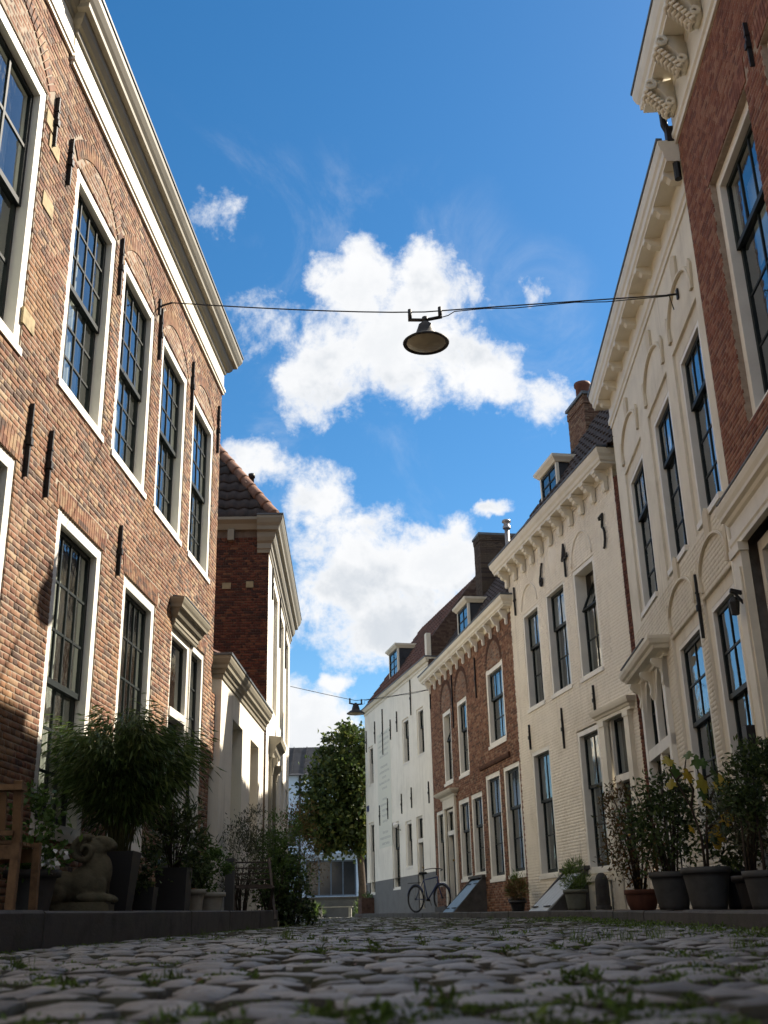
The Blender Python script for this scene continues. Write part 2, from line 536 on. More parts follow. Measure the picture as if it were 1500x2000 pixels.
def sheet(mb, s0, s1, z0, z1, ops, o=0.0, depth=0.0, mi=0):
    """flat wall with rectangular openings, and their reveals"""
    S = sorted(set([s0, s1] + [v for q in ops for v in q[:2] if s0 < v < s1]))
    Z = sorted(set([z0, z1] + [v for q in ops for v in q[2:4] if z0 < v < z1]))
    for i in range(len(S) - 1):
        for j in range(len(Z) - 1):
            cs, cz = (S[i] + S[i + 1]) / 2, (Z[j] + Z[j + 1]) / 2
            if any(a < cs < b and c < cz < d for a, b, c, d in [q[:4] for q in ops]):
                continue
            mb.quad((S[i], o, Z[j]), (S[i], o, Z[j + 1]), (S[i + 1], o, Z[j + 1]), (S[i + 1], o, Z[j]), mi)
    if depth:
        for q in ops:
            a, b, c, d = q[:4]
            e = o - depth
            mb.quad((a, o, c), (a, e, c), (a, e, d), (a, o, d), mi)
            mb.quad((b, o, c), (b, o, d), (b, e, d), (b, e, c), mi)
            mb.quad((a, o, d), (a, e, d), (b, e, d), (b, o, d), mi)
            mb.quad((a, o, c), (b, o, c), (b, e, c), (a, e, c), mi)

def shell(mb, s0, s1, z1, D, z0=0.0, mi=0):
    """side and back walls"""
    for a in (s0, s1):
        mb.quad((a, 0, z0), (a, -D, z0), (a, -D, z1), (a, 0, z1), mi)
    mb.quad((s0, -D, z0), (s1, -D, z0), (s1, -D, z1), (s0, -D, z1), mi)

def brick_proto(name, L, H, depth, e, mat, seed):
    """one brick with worn edges, 18 triangles or so; front at y=0"""
    r = np.random.RandomState(seed)
    V, F = brick_arrays(np.array([[0, L, 0, H, 0.0]]), depth, e, r, H * 0.03)
    V[:, 0] -= L / 2
    V[:, 2] -= H / 2
    return V, F

BQ = np.array([[0, 1, 5, 4], [1, 2, 6, 5], [2, 3, 7, 6], [3, 0, 4, 7], [4, 5, 9, 8], [5, 6, 10, 9], [6, 7, 11, 10], [7, 4, 8, 11], [8, 9, 10, 11]])
def brick_arrays(B, depth, e, r, jit):
    """B rows: a0, a1, z0, z1, o -> vertices in (s, o, z)"""
    n = len(B)
    a0, a1, z0, z1, o = B.T
    V = np.zeros((n, 12, 3))
    for k, (ins, dep) in enumerate(((0, None), (0, 'e'), (1, 0))):
        x0, x1, y0, y1 = a0 + e * ins, a1 - e * ins, z0 + e * ins, z1 - e * ins
        oo = o - depth if dep is None else (o - e * 0.8 if dep == 'e' else o)
        for c, (x, z) in enumerate(((x0, y0), (x1, y0), (x1, y1), (x0, y1))):
            V[:, 4 * k + c, 0] = x
            V[:, 4 * k + c, 1] = oo
            V[:, 4 * k + c, 2] = z
    J = r.uniform(-jit, jit, (n, 4, 2))
    for k in (1, 2):
        V[:, 4 * k:4 * k + 4, 0] += J[:, :, 0]
        V[:, 4 * k:4 * k + 4, 2] += J[:, :, 1]
    V[:, 8:12, 1] += r.uniform(-jit, jit, (n, 4)) * 0.5
    F = (BQ[None] + (np.arange(n) * 12)[:, None, None]).reshape(-1, 4)
    return V.reshape(-1, 3), F

def brick_wall(H, s0, s1, z0, z1, ops, mat, L=0.18, h=0.05, joint=0.009, depth=0.014, e=0.004, jit=0.0022, oj=0.003, special=None, nind=300, extra=None, frame=None, seed=1, name='brick', tooth0=False, tooth1=False):
    """bricks of a cross bond between openings; the largest in view are parts of their own, the rest one part.
    frame: function (a, o, z) -> (s, o, z) of the house when the wall is not its street front"""
    r = np.random.RandomState(seed)
    full, cut = [], []
    for row in range(int(math.floor(z0 / h)), int(math.ceil(z1 / h))):
        za, zb = max(z0, row * h) + joint / 2, min(z1, (row + 1) * h) - joint / 2
        if zb - za < 0.015:
            continue
        zc = (za + zb) / 2
        par = row % 2
        Lr = L / 2 if par else L
        sh = 0.5 if par else 0.5 * ((row // 2) % 2)
        iv = [(s0, s1)]
        for q in ops:
            if q[2] - 0.004 < zc < q[3] + 0.004:
                nv = []
                for a, b in iv:
                    if q[1] <= a or q[0] >= b:
                        nv.append((a, b))
                        continue
                    if q[0] > a: nv.append((a, q[0]))
                    if q[1] < b: nv.append((q[1], b))
                iv = nv
        for a, b in iv:
            i0, i1 = int(math.floor(a / Lr + sh)), int(math.floor(b / Lr + sh))
            for i in range(i0, i1 + 1):
                x0, x1 = max(a, (i - sh) * Lr), min(b, (i + 1 - sh) * Lr)
                if tooth0 and a == s0: x0 = (i - sh) * Lr
                ca, cb = (x0 > (i - sh) * Lr + 1e-6), (x1 < (i + 1 - sh) * Lr - 1e-6)
                if tooth1 and b == s1 and cb: continue
                y0, y1 = x0 + (0 if ca else joint / 2), x1 - (0 if cb else joint / 2)
                if y1 - y0 < 0.025:
                    continue
                o = r.uniform(-oj, oj)
                if special is not None:
                    k = special((y0 + y1) / 2, zc)
                    if k is False:
                        continue
                    if k is not None:
                        o += k
                rec = (y0, y1, za, zb, o)
                (cut if (ca or cb or zb - za < h - joint - 1e-4) else full).append(rec + (par,))
    full = np.array(full)
    cut = np.array(cut) if cut else np.zeros((0, 6))
    fr = frame or (lambda a, o, z: (a, o, z))
    c = np.array([H.world(*fr((q[0] + q[1]) / 2, q[4], (q[2] + q[3]) / 2)) for q in full])
    px, py, dz = project(c)
    vis = (px > 5) & (px < 1495) & (py > 5) & (py < 1995) & (dz > 0)
    key = np.where(vis, np.linalg.norm(c, axis=1), 1e6)
    order = np.argsort(key)
    ind = [i for i in order[:nind] if key[i] < 1e5]
    rest = np.concatenate([full[np.setdiff1d(np.arange(len(full)), ind)], cut])
    if extra is not None and len(extra):
        pass
    V, F = brick_arrays(rest[:, :5], depth, e, r, jit)
    V = np.array(fr(V[:, 0], V[:, 1], V[:, 2])).T if frame else V
    V[:, 1] *= H.sg
    if H.sg > 0:
        F = F[:, ::-1]
    o = link('brickwork', arrays_mesh('brickwork', V, F, mat), H.root)
    o['kind'] = 'stuff'
    protos = {}
    for par in (0, 1):
        for k in range(3):
            Lr = L / 2 if par else L
            pv, pf = brick_proto(name, Lr - joint, h - joint, depth, e, mat, 31 * k + par)
            pv = np.array(fr(pv[:, 0], pv[:, 1], pv[:, 2])).T - np.array(fr(0, 0, 0)) if frame else pv
            pv[:, 1] *= H.sg
            protos[par, k] = arrays_mesh(name, pv, pf[:, ::-1] if H.sg > 0 else pf, mat)
    for i in ind:
        q = full[i]
        b = link(name, protos[int(q[5]), r.randint(3)], H.root)
        p = fr((q[0] + q[1]) / 2, q[4], (q[2] + q[3]) / 2)
        b.location = (p[0], H.sg * p[1], p[2])
        b.rotation_euler = (r.uniform(-.02, .02), r.uniform(-.012, .012), r.uniform(-.015, .015))
    return o

def voussoirs(H, pts, length, width_gap, depth, o, mat, name='arch_brick', n=None):
    """radial bricks along an arch: pts = list of (s, z, outward ds, outward dz), one per brick"""
    for (a, z, da, dz, w) in pts:
        mb = MB(H.sg)
        ang = math.atan2(da, dz)
        M = Matrix.Translation((a + da * length / 2, 0, z + dz * length / 2)) @ Matrix.Rotation(ang, 4, 'Y')
        c = []
        for oo in (o - depth, o):
            for (x, zz) in ((-.5, -.5), (.5, -.5), (.5, .5), (-.5, .5)):
                v = M @ Vector((x * w, 0, zz * length))
                c.append((v.x, oo, v.z))
        mb.add(c, [(0, 3, 2, 1), (4, 5, 6, 7), (0, 1, 5, 4), (1, 2, 6, 5), (2, 3, 7, 6), (3, 0, 4, 7)])
        H.part(mb, name, mat)

def arc_pts(s0, s1, zs, rise, w=0.05, gap=0.009):
    """brick stations on a segmental arch springing at zs"""
    c = (s1 - s0) / 2
    Rr = (c * c + rise * rise) / (2 * rise)
    zc = zs + rise - Rr
    half = math.asin(min(1, c / Rr))
    if rise > c: half = math.pi - half
    n = max(5, int(2 * half * Rr / (w + gap)))
    out = []
    for i in range(n):
        t = -half + 2 * half * (i + 0.5) / n
        out.append(((s0 + s1) / 2 + Rr * math.sin(t), zc + Rr * math.cos(t), math.sin(t), math.cos(t), w))
    return out, ((s0 + s1) / 2, zc, Rr)

QUAD = None
def unit_quad():
    global QUAD
    if QUAD is None:
        mb = MB()
        mb.quad((-.5, 0, -.5), (.5, 0, -.5), (.5, 0, .5), (-.5, 0, .5))
        QUAD = mb.mesh('pane', GLASS)
    return QUAD

def curtain_mesh(sg, a0, a1, o, z0, z1, amp=0.035, waves=None, mat=None, gather=0.0):
    mb = MB(sg)
    n = max(8, int((a1 - a0) / 0.02))
    waves = waves or max(2, (a1 - a0) / 0.11)
    pts = []
    for i in range(n + 1):
        u = i / n
        pts.append((a0 + (a1 - a0) * u, o + amp * math.sin(u * waves * 2 * math.pi) + amp * 0.4 * math.sin(u * waves * 5.1)))
    for i in range(n):
        mb.quad((pts[i][0], pts[i][1], z0), (pts[i + 1][0], pts[i + 1][1], z0), (pts[i + 1][0], pts[i + 1][1], z1), (pts[i][0], pts[i][1], z1))
    return mb

def sash_frame(sg, a0, a1, z0, z1, o0, o1, cols, rows, st=0.045, bar=0.022, bot=None):
    mb = MB(sg)
    bt = bot or st
    mb.box(a0, a0 + st, o0, o1, z0, z1)
    mb.box(a1 - st, a1, o0, o1, z0, z1)
    mb.box(a0 + st, a1 - st, o0 + .002, o1 - .002, z1 - st, z1)
    mb.box(a0 + st, a1 - st, o0 + .002, o1 - .002, z0, z0 + bt)
    A0, A1, B0, B1 = a0 + st, a1 - st, z0 + bt, z1 - st
    for i in range(1, cols):
        x = A0 + (A1 - A0) * i / cols
        mb.box(x - bar / 2, x + bar / 2, o0 + .006, o1 - .006, B0, B1)
    for j in range(1, rows):
        z = B0 + (B1 - B0) * j / rows
        mb.box(A0, A1, o0 + .008, o1 - .008, z - bar / 2, z + bar / 2)
    panes = []
    for i in range(cols):
        for j in range(rows):
            panes.append((A0 + (A1 - A0) * (i + .5) / cols, B0 + (B1 - B0) * (j + .5) / rows, (A1 - A0) / cols, (B1 - B0) / rows))
    return mb, panes

def add_panes(H, win, panes, o, M=None, wob=0.006):
    for (a, z, w, h) in panes:
        p = link('pane', unit_quad(), win)
        L = Matrix.Translation((a, H.sg * o, z)) @ Euler((rng.uniform(-wob, wob), 0, rng.uniform(-wob, wob))).to_matrix().to_4x4() @ Matrix.Diagonal((w, 1, h, 1))
        p.matrix_local = (M @ L) if M is not None else L

def window(H, s0, s1, z0, z1, up=(4, 3), lo=(4, 3), meet=0.5, fw=0.10, fo=-0.015, depth=0.14, frame=None, sash=None, tilt=0.0, curtain='sides', sill=0.03, room=True, cmat=None, name='window', bar=0.022, st=0.045, label=None, drop=None, fb=None):
    """sash window: the part is its frame; sashes, panes, curtains and the room behind are its sub-parts"""
    frame, sash = frame or WHITE, sash or DARKGREEN
    sg = H.sg
    mb = H.mb()
    b = fo - depth
    fb = fb or fw
    mb.box(s0, s0 + fw, b, fo, z0, z1)
    mb.box(s1 - fw, s1, b, fo, z0, z1)
    mb.box(s0 + fw, s1 - fw, b, fo - .002, z1 - fw, z1)
    mb.box(s0 + fw, s1 - fw, b, fo - .002, z0 + .002, z0 + fb)
    if sill:
        mb.box(s0 - .01, s1 + .01, fo - .03, fo + sill, z0 - .02, z0 + .045)
    w = H.part(mb, name, frame)
    if label: w['label'] = label
    a0, a1, b0, b1 = s0 + fw, s1 - fw, z0 + fb, z1 - fw
    mz = b0 + (b1 - b0) * meet
    ou = fo - depth * 0.42
    ol = fo - depth * 0.42 - 0.036
    m, pu = sash_frame(sg, a0, a1, mz - .02, b1, ou - .034, ou, up[0], up[1], st, bar, bot=0.05)
    M = None
    us = m.build('sash', sash, w)
    if tilt:
        hinge = Matrix.Translation((0, sg * (ou - .017), mz))
        M = hinge @ Matrix.Rotation(sg * R_(tilt), 4, 'X') @ hinge.inverted()
        us.matrix_local = M
    add_panes(H, w, pu, ou - .017, M)
    m, pl = sash_frame(sg, a0, a1, b0, mz + .03, ol - .034, ol, lo[0], lo[1], st, bar, bot=0.07)
    m.build('sash', sash, w)
    add_panes(H, w, pl, ol - .017)
    oc = fo - depth - 0.12
    cm = cmat or CURTAIN
    W = a1 - a0
    if curtain == 'sides':
        for (c0, c1) in ((a0 - .05, a0 + W * rng.uniform(.22, .32)), (a1 - W * rng.uniform(.22, .32), a1 + .05)):
            curtain_mesh(sg, c0, c1, oc, b0 - .05, b1 + .02).build('curtain', cm, w, True)
    elif curtain == 'full':
        curtain_mesh(sg, a0 - .04, a1 + .04, oc, b0 - .05, b1 + .02, 0.018).build('curtain', cm, w, True)
    elif curtain == 'lower':
        curtain_mesh(sg, a0 - .04, a1 + .04, oc, b0 - .05, b0 + (b1 - b0) * (drop or 0.55), 0.012).build('curtain', cm, w, True)
    elif curtain == 'blind':
        mbb = H.mb()
        mbb.box(a0 - .02, a1 + .02, oc, oc + .006, b0 + (b1 - b0) * (drop or .3), b1)
        mbb.build('roller_blind', cm, w)
    if room:
        mr = H.mb()
        q = b - 0.002
        g = b - 1.1
        A0, A1, Z0, Z1 = a0 - .05, a1 + .05, b0 - .06, b1 + .05
        mr.quad((A0, g, Z0), (A1, g, Z0), (A1, g, Z1), (A0, g, Z1))
        mr.quad((A0, q, Z0), (A0, g, Z0), (A0, g, Z1), (A0, q, Z1))
        mr.quad((A1, q, Z0), (A1, g, Z0), (A1, g, Z1), (A1, q, Z1))
        mr.quad((A0, q, Z0), (A1, q, Z0), (A1, g, Z0), (A0, g, Z0))
        mr.quad((A0, q, Z1), (A1, q, Z1), (A1, g, Z1), (A0, g, Z1))
        mr.build('room_interior', ROOM, w)
    return w

def door(H, s0, s1, z0, z1, zt, fw=0.08, fo=-0.02, depth=0.14, frame=None, leaf=None, cols=1, transom_curtain=False, label=None):
    """door with a transom light: frame > door_leaf, transom bar, pane"""
    frame, leaf = frame or WHITE, leaf or DARKGREEN
    mb = H.mb()
    b = fo - depth
    mb.box(s0, s0 + fw, b, fo, z0, z1)
    mb.box(s1 - fw, s1, b, fo, z0, z1)
    mb.box(s0 + fw, s1 - fw, b, fo - .002, z1 - fw, z1)
    mb.box(s0 + fw, s1 - fw, b, fo + .02, zt - .05, zt + .05)
    d = H.part(mb, 'door', frame)
    if label: d['label'] = label
    a0, a1 = s0 + fw, s1 - fw
    m = H.mb()
    ol = fo - depth * 0.7
    m.box(a0, a1, ol - .045, ol, z0 + .02, zt - .05)
    hgt = zt - z0
    for (q0, q1) in ((.08, .30), (.36, .62), (.68, .93)):
        m.sweep([(a0 + .1, ol), (a1 - .1, ol)], [(0, z0 + hgt * q0), (.018, z0 + hgt * q0 + .03), (.018, z0 + hgt * q1 - .03), (0, z0 + hgt * q1)])
    dl = m.build('door_leaf', leaf, d)
    k = H.mb()
    k.lathe([(0.0, 0), (.028, .01), (.03, .03), (.018, .045), (.0, .05)], n=10)
    kn = k.build('door_knob', BRASS, d)
    kn.rotation_euler = (-H.sg * math.pi / 2, 0, 0)
    kn.location = (a1 - .09, H.sg * ol, z0 + 1.02)
    m, pn = sash_frame(H.sg, a0, a1, zt + .05, z1 - fw, fo - .09, fo - .05, cols, 1, .035, .02)
    m.build('transom_sash', leaf, d)
    add_panes(H, d, pn, fo - .07)
    mr = H.mb()
    g = b - .5
    mr.quad((a0, g, zt), (a1, g, zt), (a1, g, z1), (a0, g, z1))
    mr.quad((a0, b, zt), (a0, g, zt), (a0, g, z1), (a0, b, z1))
    mr.quad((a1, b, zt), (a1, g, zt), (a1, g, z1), (a1, b, z1))
    mr.quad((a0, b, zt + .02), (a1, b, zt + .02), (a1, g, zt + .02), (a0, g, zt + .02))
    mr.quad((a0, b, z1), (a1, b, z1), (a1, g, z1), (a0, g, z1))
    mr.build('room_interior', ROOM, d)
    return d
BRASS = paint('brass', (0.35, 0.24, 0.08), 0.35, 0.1, metal=0.8)

def anchor(H, s, z0, z1, o=0.0, w=0.030, d=0.035):
    """forged iron wall anchor: tapering bar with a boss"""
    mb = H.mb()
    zm = z0 + (z1 - z0) * 0.47
    for (za, zb, wa, wb) in ((z0, zm, w * .55, w), (zm, z1, w, w * .55)):
        mb.add([(s - wa / 2, o, za), (s + wa / 2, o, za), (s + wa / 2, o + d, za), (s - wa / 2, o + d, za), (s - wb / 2, o, zb), (s + wb / 2, o, zb), (s + wb / 2, o + d, zb), (s - wb / 2, o + d, zb)], MB.BOXF)
    mb.box(s - w * .8, s + w * .8, o + .004, o + d + .012, zm - .03, zm + .03)
    mb.box(s - w * .62, s + w * .62, o + .003, o + d + .006, zm + (z1 - zm) * .45 - .008, zm + (z1 - zm) * .45 + .008)
    return H.part(mb, 'wall_anchor', BLACKIRON)

def console_mesh(sg, mat, pr=0.2, ht=0.3, w=0.12):
    """S-shaped bracket under a cornice; top at z=0, wall at o=0"""
    mb = MB(sg)
    prof = [(0, 0), (pr, 0), (pr, -.05), (pr * .93, -.09), (pr * .80, -.10), (pr * .74, -.14), (pr * .62, -.16), (pr * .40, -.17), (pr * .30, -.20), (pr * .33, -ht + .04), (pr * .24, -ht), (pr * .06, -ht), (0, -ht + .02)]
    mb.prism(prof, -w / 2, w / 2)
    mb.box(-w * .62, w * .62, 0.002, pr + .015, -.045, -.004)
    return mb.mesh('console', mat)

def pantiles(H, poly, name, mat, tw=0.22, th=0.28, amp=0.035, kind='stuff', parent=None):
    """wavy pantile roof inside a polygon of 3-D points in a plane; first edge poly[0]-poly[1] is the eave"""
    p = [Vector(q) for q in poly]
    ex = (p[1] - p[0]).normalized()
    nz = ex.cross(p[2] - p[0]).normalized()
    if nz.z < 0: nz = -nz
    ey = nz.cross(ex).normalized()
    if ey.z < 0: ey = -ey
    q2 = [((v - p[0]).dot(ex), (v - p[0]).dot(ey)) for v in p]
    u0, u1 = min(q[0] for q in q2), max(q[0] for q in q2)
    v1 = max(q[1] for q in q2)
    def inside(u, v):
        c = False
        for i in range(len(q2)):
            (x1, y1), (x2, y2) = q2[i], q2[i - 1]
            if (y1 > v) != (y2 > v) and u < (x2 - x1) * (v - y1) / (y2 - y1) + x1:
                c = not c
        return c
    mb = MB(H.sg)
    wave = [0.0, .35, .8, 1.0, .8, .35, 0.0, -.15]
    nu, nv = int((u1 - u0) / tw) + 1, int(v1 / th) + 1
    for j in range(nv):
        for i in range(nu):
            cu, cv = u0 + (i + .5) * tw, (j + .5) * th
            if not inside(cu, min(cv, v1 * .999)):
                continue
            vs = []
            for jj, (dv, lift) in enumerate(((-.03, .03), (th, .0))):
                for k, wv in enumerate(wave + [0.0]):
                    q = p[0] + ex * (u0 + (i + k / 8) * tw) + ey * (j * th + dv) + nz * (amp * wv + lift + rng.uniform(-.003, .003))
                    vs.append(tuple(q))
            # thickness at the lower edge
            for k, wv in enumerate(wave + [0.0]):
                q = p[0] + ex * (u0 + (i + k / 8) * tw) + ey * (j * th - .03) + nz * (amp * wv + .03 - .018)
                vs.append(tuple(q))
            fs = [(k, k + 1, 9 + k + 1, 9 + k) for k in range(8)] + [(k + 1, k, 18 + k, 18 + k + 1) for k in range(8)]
            if kind == 'each':
                t = MB(H.sg)
                t.add(vs, fs)
                H.part(t, name, mat, True)
            else:
                mb.add(vs, fs)
    if kind != 'each':
        o = H.part(mb, name, mat, False)
        o['kind'] = 'stuff'
        return o

def ridge_tiles(H, p, q, mat, r=0.09, L=0.34, name='ridge_tile'):
    p, q = Vector(p), Vector(q)
    n = max(1, int((q - p).length / L))
    d = (q - p) / n
    for i in range(n):
        mb = MB(H.sg)
        a, b = p + d * (i - 0.03), p + d * (i + 1.05)
        mb.tube([a, a + (b - a) * .12, b], [r * 1.12, r * 1.06, r * 0.92], 10)
        H.part(mb, name, mat, True)

def gable_roof(H, s0, s1, ze, o_ridge, z_ridge, D, mat, tiles=True, hip0=0.0, hip1=0.0, eave=0.0, under=None):
    """front slope with pantiles, plain back slope, gable ends or hips; hip0/hip1 = run of a hip at s0/s1"""
    a0, a1 = s0 + hip0, s1 - hip1
    mb = H.mb()
    k = .012
    f = [(s0, eave, ze - k), (s1, eave, ze - k), (a1, o_ridge, z_ridge - k), (a0, o_ridge, z_ridge - k)]
    mb.add(f, [(0, 1, 2, 3)])
    bk = [(s0, -D, ze), (s1, -D, ze), (a1, o_ridge, z_ridge - k), (a0, o_ridge, z_ridge - k)]
    mb.add(bk, [(3, 2, 1, 0)])
    mb.add([(s0, eave, ze - k), (a0, o_ridge, z_ridge - k), (s0, -D, ze)], [(0, 1, 2)])
    mb.add([(s1, eave, ze - k), (a1, o_ridge, z_ridge - k), (s1, -D, ze)], [(2, 1, 0)])
    r = H.part(mb, 'roof', under or mat)
    if tiles:
        pantiles(H, [(s0, eave, ze), (s1, eave, ze), (a1, o_ridge, z_ridge), (a0, o_ridge, z_ridge)], 'roof_tiles', mat)
    return r

def dormer(H, s0, s1, z0, z1, o, mat_cheek, run, cols=2, rows=2, frame=None, slope=None):
    """flat-roofed dormer: window front, cheeks, moulded top"""
    mb = H.mb()
    mb.prism([(o - .03, z0 - .25), (o - .03, z1), (o - run, z1), (o - run, z0 + .2)], s0 + .02, s0 + .06)
    mb.prism([(o - .03, z0 - .25), (o - .03, z1), (o - run, z1), (o - run, z0 + .2)], s1 - .06, s1 - .02)
    d = H.part(mb, 'dormer', mat_cheek)
    m = H.mb()
    m.sweep([(s0, o - run), (s0, o), (s1, o), (s1, o - run)], [(-.02, z1 - .02), (.02, z1 - .02), (.05, z1 + .02), (.09, z1 + .06), (.10, z1 + .11), (-.02, z1 + .12)])
    m.quad((s0 - .05, o + .05, z1 + .115), (s1 + .05, o + .05, z1 + .115), (s1 + .05, o - run, z1 + .115), (s0 - .05, o - run, z1 + .115))
    m.build('dormer_cornice', frame or CREAM, d)
    m, pn = sash_frame(H.sg, s0 + .05, s1 - .05, z0 + .02, z1 - .03, o - .05, o - .01, cols, rows, .05, .025)
    m.build('sash', DARKGREEN, d)
    add_panes(H, d, pn, o - .03)
    m = H.mb()
    m.box(s0, s0 + .055, o - .06, o, z0 - .2, z1)
    m.box(s1 - .055, s1, o - .06, o, z0 - .2, z1)
    m.box(s0, s1, o - .06, o + .03, z0 - .05, z0 + .02)
    m.build('dormer_frame', frame or CREAM, d)
    m = H.mb()
    m.box(s0 + .06, s1 - .06, o - .5, o - .45, z0, z1)
    m.build('room_interior', ROOM, d)
    return d

def chimney(H, s0, s1, o0, o1, z0, z1, mat, ref, pot=None, L=.18, h=.05, seed=5):
    """brick chimney with real courses and a cap; coordinates of the house"""
    mb = H.mb()
    r = np.random.RandomState(seed)
    nrow = int((z1 - z0) / h)
    j = .006
    mb.box(s0 + .012, s1 - .012, o0 + .012, o1 - .012, z0, z1)
    for row in range(nrow):
        za, zb = z0 + row * h + j / 2, z0 + (row + 1) * h - j / 2
        ex = .02 if row >= nrow - 3 else 0.0
        step = L if row % 2 else L / 2
        for side in range(4):
            ln = (s1 - s0) if side % 2 == 0 else (o1 - o0)
            n = max(1, round(ln / step))
            for i in range(n):
                q = r.uniform(-.004, .004) + ex
                u0, u1 = ln * i / n + j / 2, ln * (i + 1) / n - j / 2
                if side == 0: mb.box(s0 + u0, s0 + u1, o1 - .05, o1 + q, za, zb)
                elif side == 2: mb.box(s0 + u0, s0 + u1, o0 - q, o0 + .05, za, zb)
                elif side == 1: mb.box(s0 - q, s0 + .05, o0 + u0, o0 + u1, za, zb)
                else: mb.box(s1 - .05, s1 + q, o0 + u0, o0 + u1, za, zb)
    c = H.part(mb, 'chimney', mat)
    m = H.mb()
    m.box(s0 - .035, s1 + .035, o0 - .035, o1 + .035, z1, z1 + .06)
    m.build('chimney_cap', LEAD, c)
    if pot:
        m = H.mb()
        m.lathe([(pot[2] * 1.05, z1 + .05), (pot[2], z1 + .10), (pot[2] * .95, z1 + pot[3] - .1), (pot[2] * 1.15, z1 + pot[3] - .07), (pot[2] * 1.15, z1 + pot[3]), (pot[2] * .8, z1 + pot[3])], (pot[0], pot[1], 0), 16)
        m.build('chimney_pot', pot[4], c, True)
    return c

# =================================================================== HOUSES ON THE LEFT
PL1, AZL1 = (-3.22, 0.0), 3.4
RED1 = [(0.23, 0.113, 0.071), (0.282, 0.146, 0.092), (0.193, 0.09, 0.059), (0.325, 0.188, 0.117), (0.125, 0.08, 0.063), (0.264, 0.144, 0.096), (0.392, 0.277, 0.175), (0.3, 0.158, 0.096), (0.105, 0.072, 0.06), (0.42, 0.312, 0.2)]

def cornice(H, s0, s1, prof, mat, ret0=0.0, ret1=0.0, gutter=True, name='cornice', flat=None):
    path = []
    if ret0: path.append((s0, -ret0))
    path += [(s0, 0.0), (s1, 0.0)]
    if ret1: path.append((s1, -ret1))
    mb = H.mb()
    mb.sweep(path, prof)
    c = H.part(mb, name, mat)
    if gutter:
        p, z = max(prof)[0], prof[-2][1]
        g = H.mb()
        g.sweep(path, [(p - .05, z + .004), (p + .012, z + .004), (p + .014, z + .035), (p - .05, z + .03)])
        g.build('gutter_edge', LEAD, c)
    return c

def left_house(name, label, s0, s1, wins, arches, seed, ntop, prof, pal, brick_s0, ret0, ret1, gap_ops=()):
    H = House(name, label, PL1, AZL1, -1)
    BM = brickmat(name + '_brick', H.root, .18, .05, pal, stain=(0.09, 0.065, 0.05), stain_amt=0.45, warm=(0.30, 0.165, 0.07), lime=.34, bump=.3, tone=.85)
    MM = brickmat(name + '_mortar', H.root, .18, .05, [(0.38, 0.315, 0.24)], mortar=True, stain_amt=0.4)
    ops = [w[:4] for w in wins]
    mb = H.mb()
    sheet(mb, s0, s1, -.3, ntop, ops, -.0045, .16)
    shell(mb, s0, s1, ntop, 9.0, -.3)
    H.part(mb, 'wall', MM)
    rings = []
    for (a0, a1, zs, rise) in arches:
        pts, cr = arc_pts(a0, a1, zs, rise)
        rings.append((a0, a1, zs, cr))
        voussoirs(H, pts, .17, 0, .03, .006, BM)
    flats = [(w[0], w[1], w[3]) for w in wins if len(w) > 4 and w[4] == 'flat']
    for (a0, a1, zt) in flats:
        n = int((a1 - a0 + .12) / .058)
        pts = []
        for i in range(n):
            x = a0 - .06 + (a1 - a0 + .12) * (i + .5) / n
            k = (x - (a0 + a1) / 2) * .10
            pts.append((x, zt, k, 1.0, .049))
        voussoirs(H, pts, .19, 0, .03, .004, BM)
    def special(x, z):
        for (a0, a1, zs, (cx, cz, Rr)) in rings:
            if z > zs - .02:
                r = math.hypot(x - cx, z - cz)
                if r < Rr - .005: return -.003
                if r < Rr + .172: return False
        for (a0, a1, zt) in flats:
            if zt - .01 < z < zt + .19 and a0 - .07 - (z - zt) * .1 < x < a1 + .07 + (z - zt) * .1: return False
        return None
    brick_wall(H, brick_s0, s1, 0.0, ntop - .02, ops, BM, special=special, seed=seed, joint=.010, jit=.0032, oj=.0016, e=.0032, tooth0=s0 > 0, tooth1=s0 < 0)
    if brick_s0 > s0 + .1:
        m = H.mb()
        sheet(m, s0, brick_s0 - .003, 0, ntop - .02, ops, -.001)
        H.part(m, 'plain_brick_wall', BM)
    return H, BM, MM

E_ = .25
PROF_L1 = [(-.04, 7.50), (.028, 7.50), (.03, 7.535), (.045, 7.545), (.045, 7.585), (.02, 7.60), (.02, 7.83), (.045, 7.845), (.055, 7.885), (.085, 7.90), (.12, 7.945), (.135, 8.0), (.185, 8.01), (.19, 8.05), (.215, 8.085), (.245, 8.14), (.25, 8.20), (-.04, 8.21)]
PROF_L0 = [(-.04, 7.58), (.024, 7.58), (.026, 7.61), (.04, 7.62), (.04, 7.66), (.016, 7.675), (.016, 7.93), (.03, 7.945), (.04, 7.985), (.065, 8.0), (.095, 8.04), (.105, 8.09), (.145, 8.10), (.15, 8.14), (.17, 8.17), (.195, 8.22), (.20, 8.27), (-.04, 8.28)]

